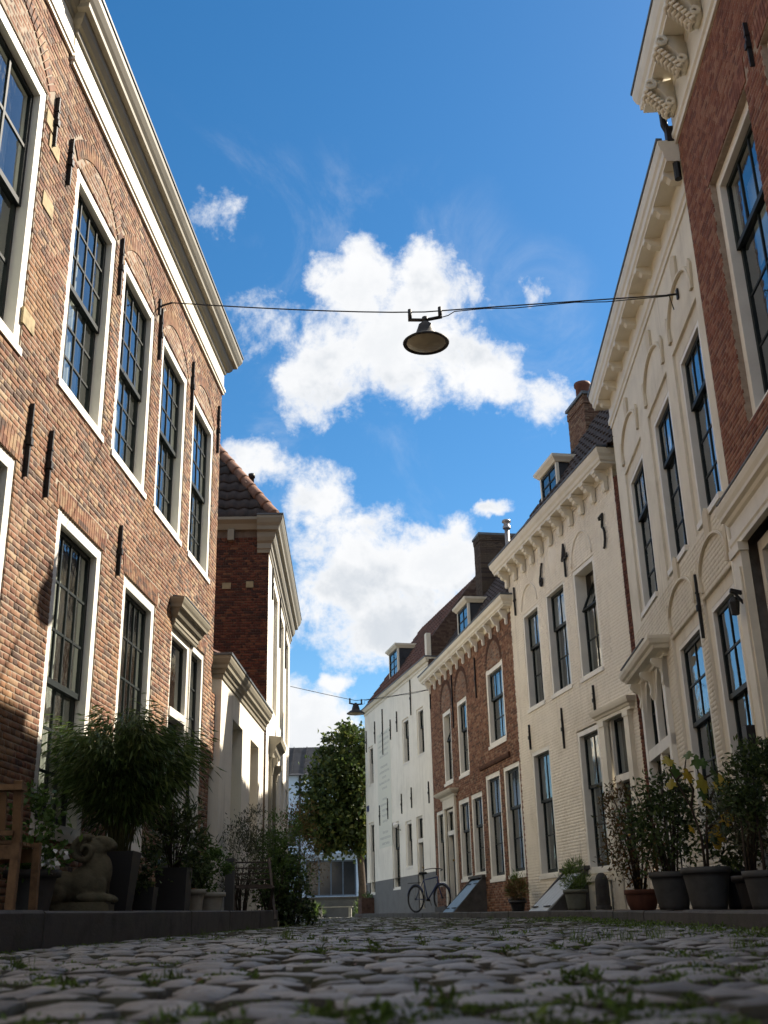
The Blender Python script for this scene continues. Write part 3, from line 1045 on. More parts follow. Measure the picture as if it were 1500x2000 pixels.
# --- the nearest house on the left
w0 = [(5.75, 7.32, 4.28, 6.80), (5.9, 7.48, 0.85, 3.46, 'flat'), (2.4, 4.0, 4.28, 6.80), (2.4, 4.0, .85, 3.46, 'flat')]
L0, BM0, MM0 = left_house('brick_house', 'brick house at the left picture edge with a tall blue-reflecting sash window', -4.0, 7.72, w0,
                          [(5.72, 7.34, 6.84, .36)], 21, 8.25, PROF_L0, RED1, 2.0, 0, 0)
cornice(L0, -4.0, 7.70, [(-.04, 7.932)] + PROF_L0[7:], STONEP); cornice(L0, -4.0, 7.70, PROF_L0[:7] + [(-.04, 7.93)], CREAM, gutter=False, name='frieze')
window(L0, 5.75, 7.32, 4.28, 6.80, (3, 2), (3, 2), .52, fw=.11, bar=.03, curtain='full')
window(L0, 5.9, 7.48, 0.85, 3.46, (3, 2), (3, 2), .5, fw=.11, bar=.03)
for a in ((2.4, 4.0, 4.28, 6.80), (2.4, 4.0, .85, 3.46)):
    window(L0, *a, (3, 2), (3, 2), .5, fw=.11, bar=.03)
anchor(L0, 7.50, 6.40, 6.92)
anchor(L0, 7.62, 3.38, 4.0)
mb = L0.mb()
mb.add([(-4.0, .1, 8.27), (7.72, .1, 8.27), (7.72, -4.5, 10.6), (-4.0, -4.5, 10.6), (7.72, -9, 8.25), (-4, -9, 8.25)], [(0, 1, 2, 3), (3, 2, 4, 5)])
L0.part(mb, 'roof', TILE_DARK)
for (a, z) in ((7.55, 5.75), (7.42, 4.55), (7.46, 6.52), (7.56, 6.35)):     # pale stone blocks beside the window
    mb = L0.mb()
    mb.box(a - .13, a + .10, -.01, .010, z, z + .14)
    L0.part(mb, 'stone_block', paint('yellow_sandstone_%d' % int(a * 100 + z), (0.36, 0.29, 0.17), .9, .25, 9.0))

# --- the large brick house with five sash windows
UPW = [(8.12, 9.32), (9.60, 10.80), (11.15, 12.37), (12.72, 13.94)]
w1 = [(a, b, 4.45, 6.71) for a, b in UPW] + [(8.40, 9.58, .80, 3.44, 'flat'), (10.27, 11.45, .80, 3.44, 'flat'), (12.17, 13.12, .22, 3.42), (13.12, 13.86, .9, 3.44, 'flat')]
L1, BM1, MM1 = left_house('brick_house', 'long red brick house on the left with four upper sash windows and a beige cornice', 7.72, 14.34, w1,
                          [(a - .02, b + .02, 6.73, .30) for a, b in UPW], 22, 7.56, PROF_L1, RED1, 7.72, .5, .9)
cornice(L1, 7.74, 14.34, [(-.04, 7.832)] + PROF_L1[7:], STONEP, .25, .9); cornice(L1, 7.74, 14.34, PROF_L1[:7] + [(-.04, 7.83)], CREAM, .25, .9, gutter=False, name='frieze')
for a, b in UPW:
    window(L1, a, b, 4.45, 6.71, (4, 3), (4, 3), .5, fw=.105, curtain='full')
window(L1, 8.40, 9.58, .80, 3.44, (4, 3), (4, 3), .46, fw=.11, curtain='full')
window(L1, 10.27, 11.45, .80, 3.44, (5, 3), (5, 3), .46, fw=.11, curtain='full')
door(L1, 12.17, 13.10, .22, 3.40, 2.42, fw=.09, label='panelled white-framed front door under a moulded hood')
window(L1, 13.10, 13.86, .9, 3.44, (2, 3), (2, 4), .5, fw=.09)
# hood over the door
mb = L1.mb()
mb.sweep([(12.18, -.02), (12.18, .01), (13.27, .01), (13.27, -.02)], [(-.02, 3.40), (.02, 3.40), (.025, 3.43), (.035, 3.44), (.035, 3.48), (.065, 3.51), (.085, 3.55), (.095, 3.58), (.125, 3.59), (.13, 3.62), (.145, 3.645), (.158, 3.68), (.16, 3.70), (-.02, 3.72)])
hd = L1.part(mb, 'door_hood', STONEP)
m = L1.mb()
m.sweep([(12.10, .01), (13.35, .01)], [(.0, 3.725), (.166, 3.705), (.168, 3.718), (0, 3.75)])
m.build('lead_flashing', LEAD, hd)
for a, z0, z1 in ((7.89, 6.30, 6.80), (9.44, 6.14, 6.82), (10.98, 6.24, 6.92), (12.55, 6.36, 7.07), (14.12, 6.45, 7.2), (8.06, 3.38, 3.97), (10.02, 3.33, 3.85)):
    anchor(L1, a, z0, z1)
mb = L1.mb()
mb.add([(7.72, .1, 8.20), (14.34, .1, 8.20), (14.34, -4.5, 10.6), (7.72, -4.5, 10.6), (14.34, -9, 8.2), (7.72, -9, 8.2)], [(0, 1, 2, 3), (3, 2, 4, 5)])
mb.add([(14.34, .0, 7.5), (14.34, -4.5, 10.6), (14.34, -9, 7.5)], [(0, 1, 2)])
mb.add([(7.72, .0, 7.5), (7.72, -4.5, 10.6), (7.72, -9, 7.5)], [(0, 1, 2)])
L1.part(mb, 'roof', TILE_DARK)
# the wire bracket on the wall
mb = L1.mb()
mb.tube([(10.88, 0, 6.86), (10.88, .05, 6.9), (10.88, .16, 6.93)], .012, 6)
mb.box(10.86, 10.90, 0, .03, 6.78, 6.98)
L1.part(mb, 'wire_bracket', BLACKIRON)
# downpipe-free low brick infill between the brick house and the white one
LX = House('brick_infill', 'narrow low brick wall with a doorway between brick house and white house', PL1, AZL1, -1, 'wall')
bmx = brickmat('infill_brick', LX.root, .18, .05, RED1, stain_amt=.5)
mmx = brickmat('infill_mortar', LX.root, .18, .05, [(0.42, 0.36, 0.28)], mortar=True)
mb = LX.mb()
sheet(mb, 14.345, 14.60, 0, 3.05, [(14.345, 14.60, .2, 2.15)], -.012, .25)
mb.quad((14.345, -.26, 0), (14.60, -.26, 0), (14.60, -.26, 3.05), (14.345, -.26, 3.05))
mb.quad((14.345, 0, 3.05), (14.60, 0, 3.05), (14.60, -1, 3.05), (14.345, -1, 3.05))
LX.part(mb, 'wall', mmx)
brick_wall(LX, 14.345, 14.60, 2.17, 3.05, [], bmx, seed=24, nind=60)
m = LX.mb()
m.box(14.36, 14.59, -.24, -.20, .2, 2.13)
LX.part(m, 'door_leaf', GREYDARK)
m = LX.mb()
m.box(14.35, 14.595, -.1, .012, 2.08, 2.14)
LX.part(m, 'lintel', CREAM)

# --- low white house
L2 = House('white_house', 'low white plastered house with a moulded cornice, left beyond the brick house', (-2.275, 14.557), 1.1, -1)
PLA2 = paint('white_plaster_low', (0.74, 0.69, 0.59), .8, .05, 2.0, streak=.35, bump=.25, bscale=30, dirt=(0.42, 0.38, 0.30), dirt_amt=.3, dscale=.8)
o2 = [(1.0, 1.95, .25, 2.90), (2.78, 3.72, .25, 2.89)]
mb = L2.mb()
sheet(mb, 0, 4.37, -.2, 3.42, o2, 0, .28)
shell(mb, 0, 4.37, 3.42, 6, -.2)
L2.part(mb, 'wall', PLA2)
window(L2, 1.0, 1.95, .55, 2.90, (2, 2), (2, 2), .55, fw=.07, fo=-.24, frame=STONEP, curtain='full', sill=0)
m = L2.mb(); m.box(1.0, 1.95, -.3, -.02, .25, .56); L2.part(m, 'window_apron', STONEP)
door(L2, 2.78, 3.72, .25, 2.89, 2.3, fo=-.22, frame=STONEP, leaf=STONEP)
cornice(L2, 0.0, 4.37, [(-.03, 3.28), (.02, 3.28), (.025, 3.33), (.045, 3.345), (.06, 3.39), (.09, 3.41), (.095, 3.45), (.12, 3.48), (.14, 3.53), (.145, 3.57), (-.03, 3.58)], STONEP, .8, 0)
gable_roof(L2, 0.0, 4.37, 3.56, -3.0, 5.2, 6.0, TILE_RED, tiles=False)
pantiles(L2, [(0, -.05, 3.60), (4.2, -.05, 3.60), (4.2, -1.0, 4.15), (0, -1.0, 4.15)], 'roof_tiles', TILE_RED)

# --- tall white house with the brick side wall
L3 = House('white_house', 'tall white house with a dark brick side wall and hipped tile roof, left', (-2.188, 19.087), -2.0, -1)
PLA3 = paint('white_plaster_tall', (0.78, 0.74, 0.65), .8, .05, 2.0, streak=.35, bump=.25, bscale=30, dirt=(0.42, 0.38, 0.30), dirt_amt=.3, dscale=.8)
DARKRED = [(0.11, 0.040, 0.028), (0.15, 0.055, 0.036), (0.085, 0.034, 0.026), (0.13, 0.05, 0.034), (0.06, 0.03, 0.026), (0.17, 0.07, 0.042), (0.10, 0.038, 0.028), (0.20, 0.095, 0.055)]
def brickmat_y(name, H, L, h, pal, **kw):
    m = brickmat(name, H.root, L, h, pal, **kw)
    t = m.node_tree
    for nd in t.nodes:
        if nd.type == 'SEPXYZ':
            for l in list(nd.outputs[0].links):
                to = l.to_socket
                t.links.remove(l)
                t.links.new(nd.outputs[1], to)
    return m
BM3 = brickmat_y('gable_brick', L3, .18, .05, DARKRED, stain=(0.028, 0.022, 0.02), stain_amt=.6)
MM3 = brickmat('gable_mortar', L3.root, .18, .05, [(0.17, 0.13, 0.10)], mortar=True, stain=(0.05, 0.04, 0.035), stain_amt=.6)
o3 = [(1.55, 2.75, 4.0, 6.45), (3.75, 4.85, 4.0, 6.45), (5.75, 6.75, 4.0, 6.45), (1.0, 2.05, .25, 3.0), (3.0, 3.75, .9, 3.0), (4.55, 5.35, .9, 3.0), (6.1, 6.8, .9, 3.0)]
S0, S3 = .18, 7.3
mb = L3.mb()
sheet(mb, S0, S3, -.2, 7.0, o3, 0, .2)
mb.quad((S3, 0, -.2), (S3, -8, -.2), (S3, -8, 7.3), (S3, 0, 7.3))
mb.quad((S0, -8, -.2), (S3, -8, -.2), (S3, -8, 7.3), (S0, -8, 7.3))
L3.part(mb, 'wall', PLA3)
mb = L3.mb()
mb.quad((S0 + .012, -.01, -.2), (S0 + .012, -8, -.2), (S0 + .012, -8, 7.2), (S0 + .012, -.01, 7.2))
L3.part(mb, 'side_wall', MM3)
brick_wall(L3, 0.0, 3.2, 3.1, 7.0, [], BM3, seed=25, frame=lambda a, o, z: (S0 - o, -a, z), depth=.014)
for q in o3[:3]:
    window(L3, *q, (3, 2), (3, 3), .5, fw=.10, fo=-.08)
door(L3, 1.0, 2.05, .25, 3.0, 2.35, fo=-.06)
for q in o3[4:]:
    window(L3, *q, (2, 2), (2, 2), .5, fw=.08, fo=-.06)
mb = L3.mb()   # door surround with hood
for a in (.88, 2.0):
    mb.box(a, a + .17, 0.0, .06, .1, 2.98)
mb.sweep([(.84, 0), (.84, .0), (2.21, .0), (2.21, 0)][1:3], [(0, 2.97), (.07, 2.97), (.08, 3.05), (.12, 3.10), (.14, 3.18), (.22, 3.24), (.24, 3.33), (0, 3.36)])
for a in (.92, 2.03):
    mb.prism([(0, 2.97), (.16, 2.97), (.16, 2.88), (.09, 2.80), (.07, 2.66), (0, 2.62)], a, a + .1)
L3.part(mb, 'door_surround', STONEP)
cornice(L3, S0, S3, [(-.04, 6.68), (.02, 6.68), (.03, 6.74), (.05, 6.76), (.05, 6.86), (.09, 6.90), (.12, 6.97), (.13, 7.06), (.19, 7.09), (.20, 7.16), (.24, 7.22), (.27, 7.30), (.27, 7.35), (-.04, 7.36)], STONEP, .22, .5)
mb = L3.mb()      # the plainer eaves board over the brick side
mb.sweep([(S0, -8.0), (S0, -.23)], [(-.02, 7.14), (.05, 7.14), (.07, 7.18), (.10, 7.24), (.18, 7.30), (.18, 7.355), (-.02, 7.36)])
L3.part(mb, 'eaves_board', STONEP)
for o in (-.72, -1.9):
    mb = L3.mb(); mb.box(S0 - .10, S0, o - .06, o + .06, 6.92, 7.139); L3.part(mb, 'eaves_block', STONEP)
mb = L3.mb()
mb.box(S0 - .014, S0 + .0, -.42, -.28, 6.0, 6.12)
mb.box(S0 - .014, S0 + .0, -.86, -.70, 5.98, 6.10)
L3.part(mb, 'stone_block', paint('gable_sandstone', (0.30, 0.25, 0.15), .9, .2, 9.0))
for a, z0, z1 in ((1.02, 6.0, 6.66), (3.3, 5.6, 6.9), (5.3, 5.6, 6.66)):
    anchor(L3, a, z0, z1)
# hipped roof: tiles of the hip facing the camera are single tiles
hz, hk = 7.36, 2.6
apx = (S0 + hk, .06 - hk, hz + 1.55 * hk)
mb = L3.mb()
mb.add([(S0 - .1, .1, hz - .02), (S0 - .1, -6, hz - .02), (apx[0], apx[1], apx[2] - .03), (S3, .1, hz - .02), (S3 - hk, apx[1], apx[2] - .03), (S3, -6, hz - .02)],
       [(0, 2, 1), (0, 3, 4, 2), (3, 5, 4), (1, 2, 4, 5)])
L3.part(mb, 'roof', TILE_DARK)
pantiles(L3, [(S0 - .12, .08, hz), (S0 - .12, -2.6, hz), (apx[0], -2.6, apx[2]), (apx[0], apx[1] + .06, apx[2])], 'roof_tile', TILE_DARK, kind='each', tw=.24, th=.30)
pantiles(L3, [(S0 - .1, .1, hz), (S3, .1, hz), (S3 - hk, apx[1], apx[2]), (apx[0], apx[1], apx[2])], 'roof_tiles', TILE_RED)
ridge_tiles(L3, (S0 - .12, .10, hz + .05), (apx[0], apx[1], apx[2] + .05), paint('hip_tile', (0.19, 0.095, 0.06), .8, .25, 5.0, bump=.4), .10, .34)
mb = L3.mb()
mb.lathe([(.05, 8.0), (.05, 8.62), (.07, 8.62), (.07, 8.7), (.0, 8.7)], (S0 + .95, -.45, 0), 10)
L3.part(mb, 'flue_pipe', BLACKIRON, True)

# =================================================================== HOUSES ON THE RIGHT
PR2, AZR2 = (2.799, -0.358), 2.7
th_ = R_(90 - AZR2)
nR = (-math.sin(th_), math.cos(th_))
RED_R1 = [(0.235, 0.095, 0.06), (0.27, 0.115, 0.075), (0.20, 0.078, 0.052), (0.30, 0.14, 0.09), (0.17, 0.072, 0.052), (0.25, 0.105, 0.066), (0.32, 0.165, 0.11), (0.22, 0.09, 0.062)]
R1 = House('brick_house', 'red brick house at the right picture edge with carved cornice brackets', (PR2[0] + nR[0] * .06, PR2[1] + nR[1] * .06), AZR2, 1)
BMR1 = brickmat('right_brick', R1.root, .18, .05, RED_R1, stain=(0.07, 0.035, 0.03), stain_amt=.4)
MMR1 = brickmat('right_mortar', R1.root, .18, .05, [(0.40, 0.32, 0.25)], mortar=True, stain_amt=.3)
oR1 = [(7.52, 8.80, 4.05, 6.56), (5.75, 7.05, 4.05, 6.56), (7.55, 9.45, .2, 3.36)]
mb = R1.mb()
sheet(mb, -4, 9.60, -.3, 8.2, oR1, -.0045, .2)
shell(mb, -4, 9.60, 8.2, 9, -.3)
R1.part(mb, 'wall', MMR1)
def flat_arch(H, a0, a1, zt, BM, ln=.24, lean=.12):
    n = int((a1 - a0 + .12) / .058)
    pts = []
    for i in range(n):
        x = a0 - .06 + (a1 - a0 + .12) * (i + .5) / n
        k = (x - (a0 + a1) / 2) * lean
        pts.append((x, zt + .02 - abs(k) * .12, k, 1.0, .049))
    voussoirs(H, pts, ln, 0, .035, .006, BM)
flat_arch(R1, 7.52, 8.80, 6.56, BMR1); flat_arch(R1, 5.75, 7.05, 6.56, BMR1)
def spR1(x, z):
    for a0, a1 in ((7.52, 8.80), (5.75, 7.05)):
        if 6.55 < z < 6.81 and a0 - .08 - (z - 6.56) * .1 < x < a1 + .08 + (z - 6.56) * .1: return False
    return None
brick_wall(R1, 1.0, 9.60, 0.0, 8.05, oR1, BMR1, special=spR1, seed=31, joint=.009, jit=.0016, oj=.0012, e=.003)
m = R1.mb(); sheet(m, -4, .997, 0, 8.05, oR1, -.002); R1.part(m, 'plain_brick_wall', BMR1)
window(R1, 7.52, 8.80, 4.05, 6.56, (3, 1), (2, 3), .70, fw=.10, fo=-.06, curtain='blind', cmat=CURTAIN, drop=.62)
window(R1, 5.75, 7.05, 4.05, 6.56, (3, 1), (2, 3), .70, fw=.10, fo=-.06)
# doorway: pilasters, entablature, double door
mb = R1.mb()
for a in (7.32, 9.30):
    mb.box(a, a + .28, 0.0, .07, .35, 3.14)
    mb.box(a + .05, a + .23, .072, .085, .75, 2.95)
    mb.box(a - .03, a + .31, 0, .10, .1, .36)
    mb.box(a - .02, a + .30, 0, .09, 3.08, 3.16)
mb.sweep([(7.28, -.01), (7.28, 0), (9.57, 0), (9.57, -.01)], [(0, 3.16), (.055, 3.16), (.055, 3.20), (.065, 3.22), (.065, 3.27), (.04, 3.29), (.04, 3.40), (.06, 3.42), (.075, 3.45), (.105, 3.47), (.108, 3.50), (.125, 3.54), (.135, 3.58), (.135, 3.60), (0, 3.62)])
ent = R1.part(mb, 'door_surround', CREAM)
m = R1.mb(); m.sweep([(7.28, 0), (9.60, 0)], [(0, 3.625), (.142, 3.605), (.144, 3.62), (0, 3.65)]); m.build('lead_flashing', LEAD, ent)
door(R1, 7.62, 9.28, .2, 3.14, 2.35, fw=.10, fo=-.08, cols=3)
PROF_R1 = [(-.05, 7.72), (.025, 7.72), (.03, 7.77), (.05, 7.79), (.05, 7.84), (.025, 7.86), (.025, 8.23), (.04, 8.24), (.04, 8.33), (.25, 8.34), (.25, 8.38), (.275, 8.40), (.275, 8.47), (.30, 8.51), (.325, 8.59), (.33, 8.66), (-.05, 8.68)]
cornice(R1, -4, 9.60, PROF_R1, CREAM, 0, .6)
def acanthus(H, s, zt):
    """carved bracket: scrolled body with leaf lobes"""
    mb = H.mb()
    prof = [(0.03, zt), (.28, zt), (.29, zt - .05), (.28, zt - .10), (.22, zt - .12), (.17, zt - .16), (.12, zt - .24), (.10, zt - .32), (.07, zt - .36), (.03, zt - .36)]
    mb.prism(prof, s - .085, s + .085)
    for (o, z, r) in ((.275, zt - .075, .065), (.10, zt - .31, .05)):
        for a in (s - .1, s + .0, s + .1):
            pts = []
            for k in range(13):
                t = k / 12 * 1.75 * 2 * math.pi
                q = r * (1 - .5 * k / 12)
                pts.append((a, o + q * math.cos(t + 1.2), z + q * math.sin(t + 1.2)))
            mb.tube(pts, .016, 5)
    for k in range(7):
        u = k / 6
        oc, zc = .29 - .20 * u, zt - .10 - .23 * u
        for d in (-1, 1):
            mb.tube([(s, oc, zc), (s + d * .05, oc + .03, zc - .01), (s + d * .10, oc + .015, zc - .045)], [.022, .03, .012], 5)
    return H.part(mb, 'carved_bracket', CREAM, True)
for a in (9.42, 8.82, 8.22, 7.62, 7.02, 6.42):
    acanthus(R1, a, 8.33)
anchor(R1, 7.22, 6.50, 6.95)
mb = R1.mb()
mb.add([(-4, .1, 8.58), (9.6, .1, 8.58), (9.6, -4.5, 11.4), (-4, -4.5, 11.4), (9.6, -9, 8.2), (-4, -9, 8.2)], [(0, 1, 2, 3), (3, 2, 4, 5)])
mb.add([(9.6, .0, 8.0), (9.6, -4.5, 11.4), (9.6, -9, 8.0)], [(0, 1, 2)])
R1.part(mb, 'roof', TILE_DARK)
mb = R1.mb()
mb.tube([(9.66, .10, 8.35), (9.66, .10, 8.0), (9.66, .03, 7.8), (9.66, .03, 7.3)], .04, 8)
mb.box(9.61, 9.70, -.02, .10, 7.76, 7.95)
R1.part(mb, 'rainwater_head', BLACKIRON)
mb = R1.mb()
mb.bar((9.40, .07, 2.72), (9.40, .18, 2.75), .04, .03); mb.bar((9.40, .07, 2.62), (9.40, .15, 2.73), .025, .02)
R1.part(mb, 'lamp_arm', BLACKIRON)
m = R1.mb(); m.lathe([(.0, 2.52), (.035, 2.53), (.05, 2.64), (.03, 2.68), (.0, 2.70)], (9.40, .16, 0), 6); R1.part(m, 'wall_lantern', BLACKIRON)

# --- cream house with gothic hood moulds
R2 = House('cream_house', 'cream painted brick house with arched hood moulds and a deep bracketed cornice, right', PR2, AZR2, 1)
CR2 = paint('cream_wall', (0.72, 0.67, 0.56), .7, .05, 2.5, streak=.45, bump=.3, bscale=45, dirt=(0.36, 0.31, 0.22), dirt_amt=.35, dscale=.9)
CR2B = paint('cream_moulding', (0.60, 0.53, 0.40), .7, .06, 3.0, bump=.2)
recU = [(10.0, 11.24), (11.60, 12.86), (13.42, 14.76)]
recL = [(10.08, 11.32), (11.56, 13.0)]
wU = [(a + .14, b - .15) for a, b in recU]
wL = [(a + .14, b - .16) for a, b in recL]
ops = [(a, b, 3.88, 6.08) for a, b in recU] + [(a, b, .70, 3.20) for a, b in recL] + [(13.42, 15.10, .2, 3.16)]
mb = R2.mb()
sheet(mb, 9.62, 15.35, -.2, 7.4, ops, -.004, .07)
shell(mb, 9.62, 15.35, 7.4, 8, -.2)
for (a, b), (c, d) in zip(recU, wU):
    sheet(mb, a, b, 3.88, 6.08, [(c, d, 3.92, 5.90)], -.035, .02)
for (a, b), (c, d) in zip(recL, wL):
    sheet(mb, a, b, .70, 3.20, [(c, d, .74, 3.06)], -.035, .02)
R2.part(mb, 'wall', CR2)
brick_wall(R2, 9.62, 15.35, 0.0, 3.85, ops, CR2, joint=.006, depth=.008, e=.0025, jit=.001, oj=.0012, seed=32)
for (c, d) in wU:
    window(R2, c, d, 3.92, 5.90, (3, 1), (2, 3), .70, fw=.05, fo=-.036, depth=.10, curtain='sides', sill=.05, cmat=CURTAIN)
for (c, d) in wL:
    window(R2, c, d, .74, 3.06, (2, 2), (2, 3), .60, fw=.05, fo=-.036, depth=.10, curtain='lower', sill=.05, drop=.3)
def hood(H, a0, a1, zs, rise, w=.05):
    """arched hood mould with three carved blocks"""
    c, hw = (a0 + a1) / 2, (a1 - a0) / 2
    N = 22
    for (k0, wd, pr) in ((0, .045, .018), (1, .022, .032)):
        mb = H.mb()
        for i in range(N):
            t0, t1 = math.pi * i / N, math.pi * (i + 1) / N
            def pt(t, r):
                return (c - (hw + r) * math.cos(t), zs + (rise + r) * math.sin(t) ** .8)
            r0, r1 = -.01 + k0 * .012, -.01 + k0 * .012 + wd
            q = [pt(t0, r0), pt(t1, r0), pt(t1, r1), pt(t0, r1)]
            mb.add([(x, -.004, z) for x, z in q] + [(x, pr, z) for x, z in q], [(4, 5, 6, 7), (0, 4, 5, 1)[::-1], (3, 2, 6, 7)[::-1]])
        H.part(mb, 'hood_mould', CR2 if k0 else CR2B, False)
    for t in (.12, .5, .88):
        th = math.pi * t
        x, z = c - (hw + .02) * math.cos(th), zs + (rise + .03) * math.sin(th) ** .8
        mb = H.mb()
        if t == .5:
            mb.face([(x - .09, z - .03), (x + .09, z - .03), (x + .11, z + .24), (x, z + .30), (x - .11, z + .24)], -.002, .026)
        else:
            sgn = -1 if t < .5 else 1
            mb.face([(x - .05, z - .22), (x + .05, z - .20), (x + .05 + sgn * .05, z + .08), (x + sgn * .05, z + .14), (x - .05 + sgn * .05, z + .06)], -.002, .024)
        H.part(mb, 'hood_block', CR2B)
for (a, b) in recU:
    hood(R2, a + .04, b - .04, 6.20, .46)
for (a, b) in recL:
    hood(R2, a + .04, b - .04, 3.28, .40)
PROF_R2 = [(-.05, 7.10), (.015, 7.10), (.02, 7.15), (.04, 7.17), (.04, 7.24), (.015, 7.26), (.015, 7.50), (.20, 7.505), (.20, 7.54), (.22, 7.56), (.225, 7.63), (.245, 7.66), (.26, 7.72), (.265, 7.77), (-.05, 7.78)]
cornice(R2, 9.62, 15.35, PROF_R2, CREAM, 0, .5)
mbk = MB(); mbk.prism([(0, 0), (.19, 0), (.19, -.045), (.15, -.06), (.12, -.10), (.0, -.115)], -.05, .05); cme = mbk.mesh('console', CREAM)
for i in range(10):
    o = link('console', cme, R2.root); o.location = (9.85 + i * .595, .012, 7.502)
# skylight edge above the cornice
mb = R2.mb(); mb.box(11.2, 12.4, -.6, .12, 8.05, 8.12); mb.box(11.25, 12.35, -.55, .02, 7.78, 8.05); R2.part(mb, 'dormer_top', LEAD)
gable_roof(R2, 9.62, 15.35, 7.76, -2.4, 10.6, 6.0, TILE_DARK, tiles=False)
# porch of two pointed lights
mb = R2.mb()
mb.box(13.42, 13.56, -.05, .06, .2, 3.16); mb.box(14.96, 15.10, -.05, .06, .2, 3.16); mb.box(14.20, 14.32, -.05, .03, .2, 3.16)
mb.box(13.42, 15.10, -.05, .05, 2.02, 2.16)
for a0, a1 in ((13.56, 14.20), (14.32, 14.96)):
    c = (a0 + a1) / 2
    N = 10
    for sd in (-1, 1):
        for i in range(N):
            u0, u1 = i / N, (i + 1) / N
            h = lambda u: 2.62 + .46 * math.sin(u * math.pi / 2)
            x0, x1 = c + sd * (a1 - a0) / 2 * (1 - u0 ** 1.6), c + sd * (a1 - a0) / 2 * (1 - u1 ** 1.6)
            mb.add([(x0, .01, h(u0)), (x1, .01, h(u1)), (x1, .01, 3.17), (x0, .01, 3.17), (x0, -.05, h(u0)), (x1, -.05, h(u1)), (x1, -.05, 3.17), (x0, -.05, 3.17)], [(0, 1, 2, 3), (4, 7, 6, 5), (0, 4, 5, 1)])
por = R2.part(mb, 'door_surround', WHITE)
for a0, a1 in ((13.56, 14.20), (14.32, 14.96)):
    m, pn = sash_frame(1, a0, a1, 2.16, 3.12, -.09, -.05, 1, 2, .03, .022)
    m.build('transom_sash', DARKGREEN, por); add_panes(R2, por, pn, -.07)
    m = R2.mb(); m.box(a0, a1, -.12, -.07, .2, 2.02); m.box(a0 + .09, a1 - .09, -.072, -.05, .45, .95); m.box(a0 + .09, a1 - .09, -.072, -.05, 1.1, 1.85)
    m.build('door_leaf', WHITE if a0 < 14 else DARKGREEN, por)
    m = R2.mb(); m.box(a0 - .04, a1 + .04, -.6, -.55, 2.0, 3.2); m.build('room_interior', ROOM, por)
mb = R2.mb()
mb.sweep([(13.36, -.01), (13.36, 0), (15.16, 0), (15.16, -.01)], [(0, 3.08), (.05, 3.08), (.06, 3.11), (.10, 3.13), (.19, 3.145), (.21, 3.18), (.24, 3.20), (.265, 3.25), (.27, 3.29), (0, 3.32)])
hdd = R2.part(mb, 'door_hood', CREAM)
m = R2.mb(); m.sweep([(13.36, 0), (15.16, 0)], [(0, 3.325), (.28, 3.295), (.283, 3.312), (0, 3.36)]); m.build('lead_flashing', GREYDARK, hdd)
for a in (13.46, 14.26, 15.06):
    mb = R2.mb(); mb.prism([(0, 3.079), (.18, 3.079), (.19, 3.04), (.15, 2.98), (.09, 2.95), (.065, 2.86), (.08, 2.78), (.05, 2.72), (0, 2.70)], a - .04, a + .04); R2.part(mb, 'scroll_bracket', CREAM)
anchor(R2, 11.42, 2.82, 3.52)
mb = R2.mb(); mb.tube([(9.82, .05, 3.5), (9.80, .05, .3)], .028, 8); R2.part(mb, 'drain_pipe', CREAM, True)
mb = R2.mb(); mb.box(9.9, 10.05, .0, .13, 1.35, 1.66); R2.part(mb, 'letter_box', PLASTIC_BLACK)
mb = R2.mb()
mb.tube([(10.61, 0, 6.50), (10.61, .12, 6.49)], .012, 6); mb.box(10.585, 10.635, 0, .02, 6.44, 6.56); mb.tube([(10.61, .1, 6.48), (10.70, .05, 6.38), (10.8, .02, 6.42)], .006, 5)
R2.part(mb, 'wire_bracket', BLACKIRON)

# --- white house of 1643
PR3, AZR3 = (3.675, 15.029), -11.2
R3 = House('cream_house', 'cream painted house with iron date anchors 1 6 4 3 and a console cornice', PR3, AZR3, 1)
CR3 = paint('cream_brick_paint', (0.82, 0.76, 0.645), .65, .04, 2.5, streak=.4, bump=.3, bscale=45, dirt=(0.45, 0.38, 0.27), dirt_amt=.3, dscale=.9)
u3 = [(4.40, 5.36), (2.98, 4.0), (1.58, 2.56)]
l3 = [(4.36, 5.38), (2.02, 2.98)]
ops = [(a, b, 3.73, 5.62) for a, b in u3] + [(a, b, .77, 2.98) for a, b in l3] + [(.74, 1.75, .2, 3.0)]
mb = R3.mb()
sheet(mb, .5, 6.1, -.2, 6.7, ops, -.004, .2)
shell(mb, -.2, 6.1, 6.7, 7, -.2)
R3.part(mb, 'wall', CR3)
brick_wall(R3, .5, 6.1, .1, 6.62, ops, CR3, joint=.006, depth=.008, e=.0025, jit=.001, oj=.0012, seed=33)
BMS = brickmat('strip_brick', R3.root, .18, .05, [(0.13, 0.05, 0.035), (0.16, 0.06, 0.04), (0.10, 0.04, 0.03), (0.18, 0.075, 0.048)], stain=(0.04, 0.025, 0.02))
MMS = brickmat('strip_mortar', R3.root, .18, .05, [(0.09, 0.06, 0.05)], mortar=True)
mb = R3.mb(); mb.quad((-.2, -.012, -.2), (-.2, -.012, 6.5), (.495, -.012, 6.5), (.495, -.012, -.2)); R3.part(mb, 'brick_strip', MMS)
brick_wall(R3, -.2, .495, 0, 6.5, [], BMS, seed=34, nind=120)
window(R3, *u3[0], 3.73, 5.62, (2, 1), (2, 2), .64, fw=.075, fo=-.01, depth=.2)
window(R3, *u3[1], 3.73, 5.64, (2, 1), (2, 2), .64, fw=.075, fo=-.01, depth=.2)
window(R3, *u3[2], 3.72, 5.60, (2, 1), (2, 2), .64, fw=.075, fo=-.01, depth=.2, tilt=24, label='sash window with its top sash tilted open', curtain='full')
window(R3, *l3[0], .77, 2.98, (2, 1), (2, 2), .60, fw=.075, fo=-.01, depth=.2, curtain='lower', drop=.42)
